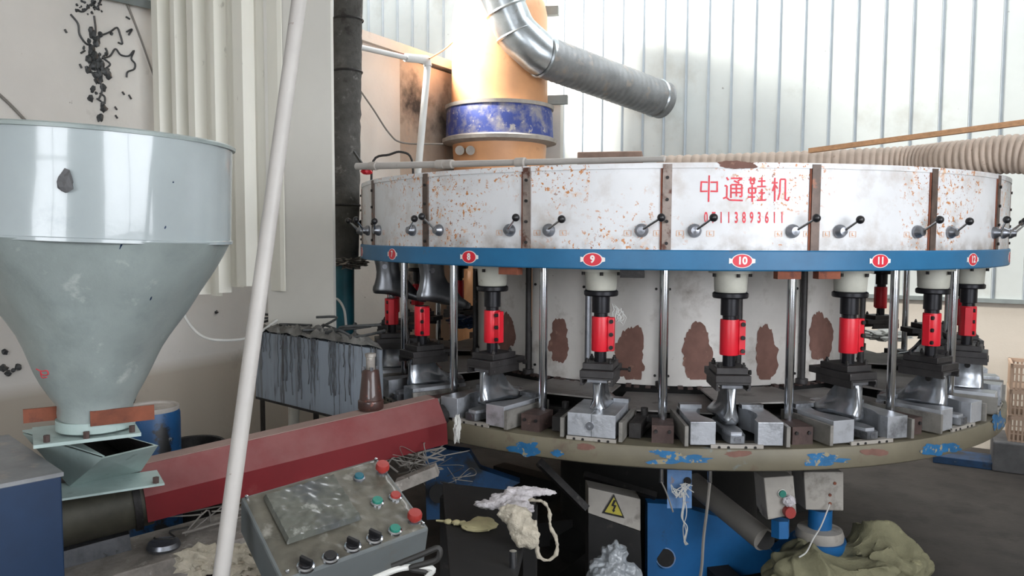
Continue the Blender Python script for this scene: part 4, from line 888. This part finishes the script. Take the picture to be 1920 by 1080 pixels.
for i in range(ng+1):
    for j in range(13):
        u = i/ng; v = j/12; e = min(1, 6*u, 6*(1-u), 4*(1-v), 8*v+.3)
        h = .002+e*(.02+.05*u*abs(noise.noise(Vector((u*5, v*3, 1))))+.035*noise.noise(Vector((u*16, v*8, 4)))+.02*noise.noise(Vector((u*40, v*16, 4))))
        vs.append(tp(u*Lt, -.006+v*.20, 1.10+max(h, .001)))
tag(MB().add(vs, [(i*13+j, (i+1)*13+j, (i+1)*13+j+1, i*13+j+1) for i in range(ng) for j in range(12)]).build('crusted_deposit', K['crud'], tk), kind='stuff')
mb = MB(); rg = random.Random(5)
for k in range(14):
    u = rg.uniform(.0, .9); q = tp(u*Lt, rg.uniform(0, .2), 1.12+rg.uniform(0, .02)); mb.tube([q, q+Vector((rg.uniform(-.05, .08), rg.uniform(-.03, .03), rg.uniform(.0, .05))), q+Vector((rg.uniform(-.02, .15), rg.uniform(-.03, .03), rg.uniform(.0, .05)))], .006, 6, 4)
tag(mb.build('plastic_strings', K['gunk'], tk), kind='stuff')
# relief drips
mb = MB()
for k in range(46):
    u = rg.uniform(.05, .98); l = rg.uniform(.06, .27); x = u*Lt; z0 = 1.105
    mb.tube([tp(x+.004*math.sin(j*2+k), -.003, z0-l*j/6) for j in range(7)], [.0024, .002, .0018, .0018, .0016, .002, .0026], 5)
tag(mb.build('drips', K['drip'], tk), kind='stuff')
# black plastic splatter on the left wall
def wallpt(x, y, off=.0): return plane_hit(x, y, room(-CL, 0, 0), nL)+(-nL)*off
mb = MB(); rg = random.Random(11)
spl = [[(131, 27), (145, 45), (148, 65), (160, 82), (170, 85)], [(140, 18), (155, 22), (170, 8), (180, 15), (188, 0)], [(175, 30), (178, 55), (176, 70)], [(185, 68), (205, 60), (218, 52), (224, 65), (228, 82), (220, 80)], [(165, 95), (175, 110), (168, 130), (175, 140), (185, 150), (190, 170), (183, 188)],
       [(190, 110), (205, 105), (215, 92), (225, 103), (240, 105), (250, 95), (245, 110), (252, 120), (250, 130), (238, 135), (236, 145)], [(150, 100), (158, 95)], [(148, 120), (152, 128)], [(186, 175), (195, 182), (195, 195)], [(180, 185), (188, 190)], [(120, 55), (124, 62)], [(235, 32), (242, 36)], [(228, 172), (232, 178)], [(240, 178), (245, 186)], [(214, 200), (218, 206)], [(215, 216), (219, 222)], [(196, 90), (200, 100), (192, 108), (205, 120), (198, 128)], [(236, 60), (246, 55), (240, 66)]]
for s_ in spl: mb.tube([wallpt(x, y, .006) for x, y in s_], .0045, 6, 5)
for k in range(60):
    y = rg.gauss(115, 32); x = 180+rg.gauss(0, 9)+(y-115)*.07; r_ = rg.uniform(.006, .016); mb.add(*blob(wallpt(x, y, .004), (r_, r_, r_*1.3), k, .6, sub=2))
for k in range(30):
    x = rg.uniform(142, 190); y = rg.gauss(12, 8); r_ = rg.uniform(.004, .008); mb.add(*blob(wallpt(x, y, .004), (r_, r_, r_), k, .6, sub=1))
for x, y, r_ in ((5, 690, .016), (33, 688, .014), (8, 660, .012), (14, 700, .012), (24, 694, .009), (262, 720, .012), (247, 735, .014), (256, 712, .01), (245, 750, .02), (405, 585, .01)): mb.add(*blob(wallpt(x, y, .004), (r_, r_, r_), x, .6, sub=2))
tag(mb.build('plastic_splatter', K['gunk']), 'black melted plastic strings splattered on the left wall', 'splatter', kind='stuff')
# grey angle at the top left, cable down the wall
tag(MB().tube([wallpt(120, -28, .04), wallpt(303, 14, .04)], .032, 4).build('steel_beam_end', K['ledge'], smooth=False), 'grey steel bar end on the wall at the top left', 'bar')
tag(MB().tube([wallpt(236, 8, .012), wallpt(262, 75, .012), wallpt(290, 155, .012), wallpt(311, 205, .012), wallpt(322, 260, .012)], .005, 6, 5).build('wall_cable', K['cable']), 'thin grey cable running diagonally down the left wall', 'cable')
tag(MB().tube([wallpt(-10, 172, .012), wallpt(20, 200, .012), wallpt(56, 238, .012)], .006, 6, 5).build('wall_cable', K['cable']), 'short grey cable end on the wall above the hopper rim', 'cable')
tag(MB().tube([W(341, 573, 3.3), W(350, 600, 3.3), W(375, 628, 3.3), W(410, 638, 3.3), W(470, 632, 3.45), W(520, 600, 3.55)], .006, 8, 6).build('hanging_cable', K['cable_w']), 'white cable sagging below the cream partition', 'cable')
tag(MB().tube([W(622, 560, 3.75), W(634, 562, 3.72), W(645, 580, 3.7), W(649, 610, 3.7)], .006, 8, 6).build('hanging_cable', K['cable_w']), 'short white cable against the teal column', 'cable')
# blue bucket and black tub behind the hopper
q = hz(288, 765, .62); q = W(286, 765, 3.05)
bk = thing('blue_drum', (q.x, q.y, 0), 'paint splashed blue drum with dusty lid behind the hopper', 'drum')
MB().lathe([(0, 0), (.095, 0), (.10, .02), (.10, q.z-.02), (.094, q.z-.005), (0, q.z-.005)], c=(q.x, q.y, 0), n=40).build('drum_body', K['bluebucket'], bk)
MB().lathe([(0, .0), (.085, .0), (.086, .008), (.096, .01), (.097, .0), (.094, -.012)], c=(q.x, q.y, q.z), n=40).build('drum_lid', K['dustwhite'], bk)
q = W(365, 830, 3.2)
tb = thing('black_tub', (q.x, q.y, 0), 'dark open tub rim behind the red cover', 'tub')
MB().lathe([(0, .02), (.08, .02), (.105, q.z), (.112, q.z+.004), (.118, q.z), (.09, 0), (0, 0)], c=(q.x, q.y, 0), n=40).build('tub_wall', K['blackgrease'], tb)
MB().lathe([(0, q.z-.04), (.098, q.z-.04)], c=(q.x, q.y, 0), n=32).build('tub_contents', K['dark'], tb)
# tan cloth bundle behind the red cover
c = W(560, 840, 3.25)
tag(MB().add(*blob((c.x, c.y, .35), (.26, .16, c.z-.33+.05), 8, .25, fs=1.6, flat=0)).build('cloth_bundle', K['canvas']), 'tan cloth bundle on the floor behind the red barrel cover', 'bundle')
# rags on the channel, lower left
for i, (x, y, Z_, r_, lb) in enumerate(((385, 1050, 1.98, .07, 'dirty pale rag left of the white pole at the bottom edge'), (455, 1050, 1.9, .06, 'dirty pale rag under the left side of the console'))):
    tag(MB().add(*blob(W(x, y, Z_), (r_, r_*.7, .03), i+30, .5, fs=3)).build('rag', K['cloth_c']), lb, 'rag')
for i, (pts, lb, mt) in enumerate((([(735, 1062, 1.5), (790, 1040, 1.5), (822, 1028, 1.5), (818, 1050, 1.5), (770, 1065, 1.5), (800, 1072, 1.5)], 'black coiled cable at the bottom of the console', 'cable_k'), ([(700, 1085, 1.45), (755, 1065, 1.5), (810, 1066, 1.5), (800, 1082, 1.5)], 'pale cable at the bottom edge under the console', 'cable_w'))):
    tag(MB().tube([W(*p) for p in pts], .006, 8, 6).build('cable', K[mt]), lb, 'cable')

# ================================================================ BEHIND / ABOVE THE MACHINE
oc = W(937, 150, 6.15); oc.z = 0; u_ = 6.25/F
def oz(y): return W(937, y, 6.25).z
orr = thing('orange_dust_tower', (oc.x, oc.y, 0), 'tall round orange plastic tower with a flaking blue band behind the machine', 'tower')
MB().lathe([(0, 0), (.30, 0), (.35, oz(300)-.25), (.372, oz(272))], c=oc, n=56).build('lower_body', K['orange'], orr)
MB().lathe([(.372, oz(262)), (.378, oz(205)), (.375, oz(120)), (.37, oz(40)), (.35, oz(18)), (.31, oz(8)), (.31, oz(-60))], c=oc, n=56).build('upper_body', K['orange'], orr)
MB().lathe([(.38, oz(270)), (.425, oz(264)), (.42, oz(245)), (.418, oz(218)), (.405, oz(207)), (.38, oz(205))], c=oc, n=56).build('blue_band', K['blueband'], orr)
MB().lathe([(.37, oz(276)), (.448, oz(272)), (.455, oz(266)), (.42, oz(262))], c=oc, n=56, closed=True).lathe([(.37, oz(212)), (.425, oz(211)), (.43, oz(205)), (.38, oz(203))], c=oc, n=56, closed=True).build('lip', K['dustwhite'], orr)
sp_ = [W(949, y, 5.86+.008) for y in (205, 150, 90)]
MB().tube(sp_, .022, 8).build('seam_bead', K['orange'], orr)
for x in (862, 882): MB().cyl(W(x, 282, 5.95), W(x, 282, 5.85), .035, n=14).build('port', K['dustwhite'], orr)
# silver duct
dct = thing('ventilation_duct', W(1000, 90, 6.0), 'silver round ventilation duct bending down to the right and into the wall', 'duct')
P0 = W(890, -120, 5.6); P1 = W(968, 62, 5.72); P2 = W(1015, 105, 5.74); P3 = W(1242, 188, 6.55); RD = .15
MB().cyl(P0, P1, RD, n=40, caps=False).build('upper_pipe', K['galv'], dct)
MB().tube([P1-(P1-P0).normalized()*.03, P1+(P2-P1)*.12, P1+(P2-P1)*.88, P2+(P3-P2).normalized()*.05], RD+.004, 40).build('elbow', K['galv'], dct)
nd = (P3-P2); mbp = MB(); pts = [P2+nd*(i/100) for i in range(101)]; mbp.tube(pts, [RD+(.003 if i % 4 < 1 else 0) for i in range(101)], 40); mbp.build('spiral_pipe', K['galv_dust'], dct)
for p, q in ((P1, (P1-P0)), (P2, nd), (P3-nd*.06, nd), (P0+(P1-P0)*.75, (P1-P0))):
    MB().lathe([(RD+.001, -.012), (RD+.010, 0), (RD+.001, .012)], c=p, n=40, axis=q.normalized()).build('joint_ring', K['galv'], dct)
MB().cyl(P3, P3+nd.normalized()*.03, RD*.8, n=32).build('duct_end', K['dark'], dct)
for x, y, nm in ((1015, 22, 'upper'), (1032, 188, 'lower')):
    tag(MB().box((-.14, -.03, -.035), (.14, .03, .035), Matrix.Translation(W(x, y, 6.3))).build('wall_bracket', K['ledge'], smooth=False), 'short grey steel bracket, the %s one right of the orange tower' % nm, 'bracket')
# concrete stub right of the tower
c = W(1038, 250, 6.6); tag(MB().box((c.x-.12, c.y-.1, 0), (c.x+.07, c.y+.1, W(1038, 196, 6.6).z)).build('concrete_pier', K['plaster'], smooth=False), 'pale concrete pier behind the orange tower', 'pier')
# white pvc pipe and banner
mb = thing('pvc_pipe', W(790, 300, 5.2), 'white plastic pipe with an elbow running down the left wall', 'pipe')
k1 = W(672, 88, 4.95); k2 = W(760, 108, 5.25); k3 = W(800, 112, 5.4); k4 = W(802, 125, 5.4); k5 = W(783, 330, 5.3)
MB().tube([k1, k2], .017, 14).build('upper_run', K['pvc'], mb); MB().tube([k2, k3+(k2-k3)*.15, k3, k4], .028, 14, 4).build('elbow', K['pvc'], mb); MB().tube([k4, k5], .024, 14).build('down_run', K['pvc'], mb)
tag(MB().hexa([W(700, 95, 5.04), W(758, 107, 5.24), W(758, 108, 5.26), W(700, 96, 5.06)], [W(700, 92, 5.04), W(758, 101, 5.24), W(758, 102, 5.26), W(700, 93, 5.06)]).build('red_strip', K['redbtn'], smooth=False), 'faded red strip along the white pipe', 'strip')
tag(MB().tube([W(672, 165, 5.2), W(700, 205, 5.2), W(730, 250, 5.25), W(757, 268, 5.3), W(830, 270, 5.6)], .006, 6, 6).build('sagging_wire', K['cable']), 'thin wire sagging from the column to the orange tower', 'wire')
tag(MB().tube([W(805, 110, 5.35), W(830, 95, 5.6), W(848, 80, 5.8)], .005, 6, 4).build('sagging_wire', K['wood']), 'yellowish cord from the pipe elbow up to the orange tower', 'cord')
tag(MB().tube([W(696, 372, 4.6), W(700, 302, 4.6), W(730, 290, 4.6), W(752, 285, 4.6), W(772, 300, 4.6), W(776, 372, 4.6)], .007, 6, 5).build('black_wire', K['cable_k']), 'short black bent wire above the drum top at the left', 'wire')
tag(MB().tube([W(664, 285, 3.75), W(672, 297, 3.72), W(678, 306, 3.7)], .007, 6, 5).build('black_wire', K['cable_k']), 'black cable end beside the grimy column', 'cable')
# white taped pipe lying on the drum
q0 = W(669, 312, 3.45); q1 = W(1246, 298, 2.615)
tp_ = thing('taped_pipe', (q0+q1)/2, 'long white taped pipe lying over the drum top on the left', 'pipe')
MB().tube([q0+(q1-q0)*(i/30) for i in range(31)], [.0155-.006*(i/30) for i in range(31)], 14).build('pipe_tube', K['pole'], tp_)
for f_ in (.07, .33, .36, .6): MB().lathe([(.013, -.025), (.018, -.02), (.0185, .02), (.013, .025)], c=q0+(q1-q0)*f_, n=14, axis=(q1-q0).normalized()).build('tape_wrap', K['dustwhite'], tp_)
tag(MB().add(*blob(W(687, 322, 3.45), (.028, .02, .012), 2, .4, sub=2)).build('red_cap', K['red'], tp_))
# corrugated hose
h0_ = W(1235, 318, 3.75); pts = [W(1235, 327, 3.75), W(1400, 318, 3.6), W(1560, 313, 3.45), W(1700, 309, 3.3), W(1800, 303, 3.1), W(1930, 297, 2.92), W(2100, 330, 2.7), W(2250, 500, 2.5)]
for p_ in pts[:6]: p_.z = 1.772+.0755
pts = catmull(pts, 60); rs = [.068+.007*abs(math.sin(i*.55)) for i in range(len(pts))]
tag(MB().tube(pts, rs, 28).build('corrugated_hose', K['hose']), 'thick cream corrugated hose lying along the drum top at the right', 'hose')
a = W(1518, 287, 3.1); b = W(1935, 233, 2.55); d_ = (b-a).normalized(); s_ = d_.cross(Vector((0, 0, 1))).normalized(); b2 = b+d_*.4
tag(MB().hexa([a-s_*.012, b2-s_*.012, b2+s_*.012, a+s_*.012], [p+Vector((0, 0, .018)) for p in (a-s_*.012, b2-s_*.012, b2+s_*.012, a+s_*.012)]).build('wood_lath', K['wood'], smooth=False), 'thin orange wooden lath slanting above the corrugated hose', 'lath')
# carton and scraps on the drum
c = W(1150, 290, 4.6); tag(MB().box((c.x-.2, c.y-.12, 1.766), (c.x+.17, c.y+.12, 2.02)).build('carton', K['card'], smooth=False, bevel=.006), 'flat brown carton lying on the drum top behind the taped pipe', 'carton')
# debris on table left
for i, (x, y, Z_, r_, mt, lb, cat) in enumerate(((800, 700, 3.35, .06, 'rustpatch', 'brown leather scrap on the left of the table', 'scrap'), (1660, 640, 4.6, .12, 'cable_w', 'white rag on the table behind the right chrome post', 'rag'), (875, 603, 4.6, .10, 'navy', 'blue and white cloth heap left of the inner drum', 'cloth heap'))):
    p = W(x, y, Z_); p.z = max(p.z, .96); tag(MB().add(*blob(p, (r_, r_*.8, .03), i+60, .6, fs=3, flat=.938)).build(cat.replace(' ', '_'), K[mt]), lb, cat)
c = W(880, 575, 5.9); tag(MB().add(*blob((c.x, c.y, .6), (.13, .13, c.z-.55+.25), 70, .2, flat=0)).build('orange_sack', K['orange']), 'orange sack standing far behind the machine at the left', 'sack')
# crates, grey block, pallet at the right edge
c = hz(1935, 893, 0)+nB*.2
gb = tag(MB().box((-.22, -.2, 0), (.3, .2, .2), Matrix.Translation(c) @ Matrix.Rotation(-TH, 4, 'Z')).build('grey_block', K['block'], smooth=False, bevel=.01), 'rough grey concrete block on the floor at the right edge', 'block')
for k in range(3):
    cr = thing('plastic_crate', c+Vector((.02, 0, .2+k*.172)), ('lowest', 'middle', 'top')[k]+' beige slatted plastic crate of the stack at the right edge', 'crate', 'beige crates at the right edge', -TH)
    MB().box((-.15, -.15, 0), (.30, .15, .012)).build('crate_floor', K['crate'], cr, world=False, smooth=False)
    MB().box((-.16, -.16, .145), (.31, -.145, .17)).box((-.16, .145, .145), (.31, .16, .17)).box((-.16, -.16, .145), (-.145, .16, .17)).box((.295, -.16, .145), (.31, .16, .17)).build('crate_rim', K['crate'], cr, world=False, smooth=False)
    mb = MB()
    for j in range(20):
        x = -.155+j*.0238
        for y in (-.157, .149): mb.box((x, y, .0), (x+.011, y+.008, .15))
    for j in range(14):
        y = -.155+j*.0232
        for x in (-.157, .297): mb.box((x, y, .0), (x+.008, y+.011, .15))
    for z in (.05, .1):
        mb.box((-.156, -.156, z), (.306, -.150, z+.008)).box((-.156, -.156, z), (-.150, .156, z+.008))
    tag(mb.build('crate_slats', K['crate'], cr, world=False, smooth=False), kind='stuff')
c = hz(1818, 868, 0); tag(MB().box((-.22, -.12, 0), (.17, .12, .05), Matrix.Translation(c) @ Matrix.Rotation(-TH, 4, 'Z')).build('blue_pallet', K['blue_dark'], smooth=False, bevel=.004), 'low blue tray on the floor behind the table rim at the right', 'tray')

# ================================================================ LOWER RIGHT
def sack(name, pts, seed, mat, label):
    mb = MB()
    for x, y, Z_, rx, ry, rz, rot in pts:
        c = W(x, y, Z_); mb.add(*blob(c, (rx, ry, rz), seed, .22, fs=1.8, sub=4, flat=.003, rot=rot)); seed += 1
    o = mb.build(name, mat); r_ = o.modifiers.new('r', 'REMESH'); r_.mode = 'VOXEL'; r_.voxel_size = .006; r_.use_smooth_shade = True
    s = o.modifiers.new('s', 'SMOOTH'); s.iterations = 6
    d_ = o.modifiers.new('d', 'DISPLACE'); tx = bpy.data.textures.new('wr', 'MUSGRAVE'); tx.musgrave_type = 'RIDGED_MULTIFRACTAL'; tx.noise_scale = .22; tx.octaves = 2; d_.texture = tx; d_.strength = .045; d_.mid_level = .9
    return tag(o, label, 'sack')
sack('woven_sack', [(1560, 1075, 2.95, .24, .16, .10, .1), (1640, 1055, 3.05, .16, .14, .14, .0), (1690, 1045, 3.1, .10, .10, .10, .3), (1650, 1025, 3.1, .09, .08, .09, 0), (1700, 1085, 3.0, .1, .12, .10, 0)], 3, K['sack'], 'dull green woven sack slumped on the floor at the lower right')
c = W(1600, 1120, 3.0); tag(MB().box((c.x-.3, c.y-.18, 0), (c.x+.22, c.y+.14, max(.05, c.z-.02))).build('low_crate', K['dark'], smooth=False), 'dark box the green sack lies on', 'box')
glove('plastic_bag', K['bag'], [(1150, 1078, 2.75, .085, .06, .07, 21, .4), (1152, 1045, 2.75, .045, .04, .045, 22, .5), (1130, 1085, 2.72, .05, .05, .05, 23, .4)], 'crumpled clear plastic bag below the warning box', 'bag')
c = W(1150, 1110, 2.75); tag(MB().box((c.x-.15, c.y-.1, 0), (c.x+.15, c.y+.1, c.z)).build('dark_stand', K['dark'], smooth=False), 'dark stand under the clear plastic bag', 'stand')
tag(MB().tube([W(1240, 903, 2.70), W(1250, 925, 2.7), W(1262, 960, 2.7)], .003, 6, 5).build('sensor_wire', K['cable']), 'thin wire from the left sensor pin', 'wire')
tag(MB().tube([W(1331, 905, 2.70), W(1325, 960, 2.7), W(1319, 1010, 2.7), W(1316, 1060, 2.7), W(1310, 1100, 2.7)], .0055, 6, 5).build('sensor_cable', K['cable']), 'grey cable hanging from the right sensor pin in front of the blue plate', 'cable')
mb = MB(); rg = random.Random(9)
for k in range(4): mb.tube([W(1284+rg.uniform(-6, 6), 905+j*22+rg.uniform(-5, 5), 2.77-.01*k) for j in range(1, 6)]+[W(1290, 1020, 2.77)], .0018, 5, 5)
for k in range(10):
    x = 1280+rg.uniform(-10, 10); mb.tube([W(x+rg.uniform(-12, 12), 920+rg.uniform(-14, 14), 2.77) for j in range(4)], .0018, 5, 4)
tag(mb.build('frayed_thread', K['cable_w']), 'frayed pale threads hanging on the blue bracket', 'thread', kind='stuff')
tag(MB().tube([W(1556, 945, 2.98), W(1540, 985, 2.95), W(1525, 1010, 2.9), W(1512, 1035, 2.9), W(1498, 1045, 2.88)], .003, 6, 6).build('white_string', K['cable_w']), 'white string hanging from the junction box', 'string')
# loose wires left, under the barrel
mb = MB(); rg = random.Random(21)
for k in range(9):
    x = 800+rg.uniform(-40, 60); y = 860+rg.uniform(-15, 50); mb.tube([W(x+rg.uniform(-35, 35), y+rg.uniform(-22, 30), 2.75+rg.uniform(-.12, .12)) for j in range(5)], rg.uniform(.0012, .002), 5, 5)
tag(mb.build('wire_bundle', K['cable']), 'tangle of pale loose wires under the barrel nozzle', 'wires', kind='stuff')
pxpoly([(740, 905), (815, 875), (822, 893), (745, 925)], 2.62, 2.7, .05, 'conduit_strip', K['tar'], inj)

mb = MB(); rg = random.Random(31)
for k in range(9):
    mb.tube([W(1152+k*2+rg.uniform(-5, 5), 572+j*8+k*1.5+rg.uniform(-3, 3), 2.78) for j in range(4)], .0022, 5, 4)
tag(mb.build('white_threads', K['cable_w']), 'white thread scraps caught beside the red sleeve under badge 9', 'thread', kind='stuff')
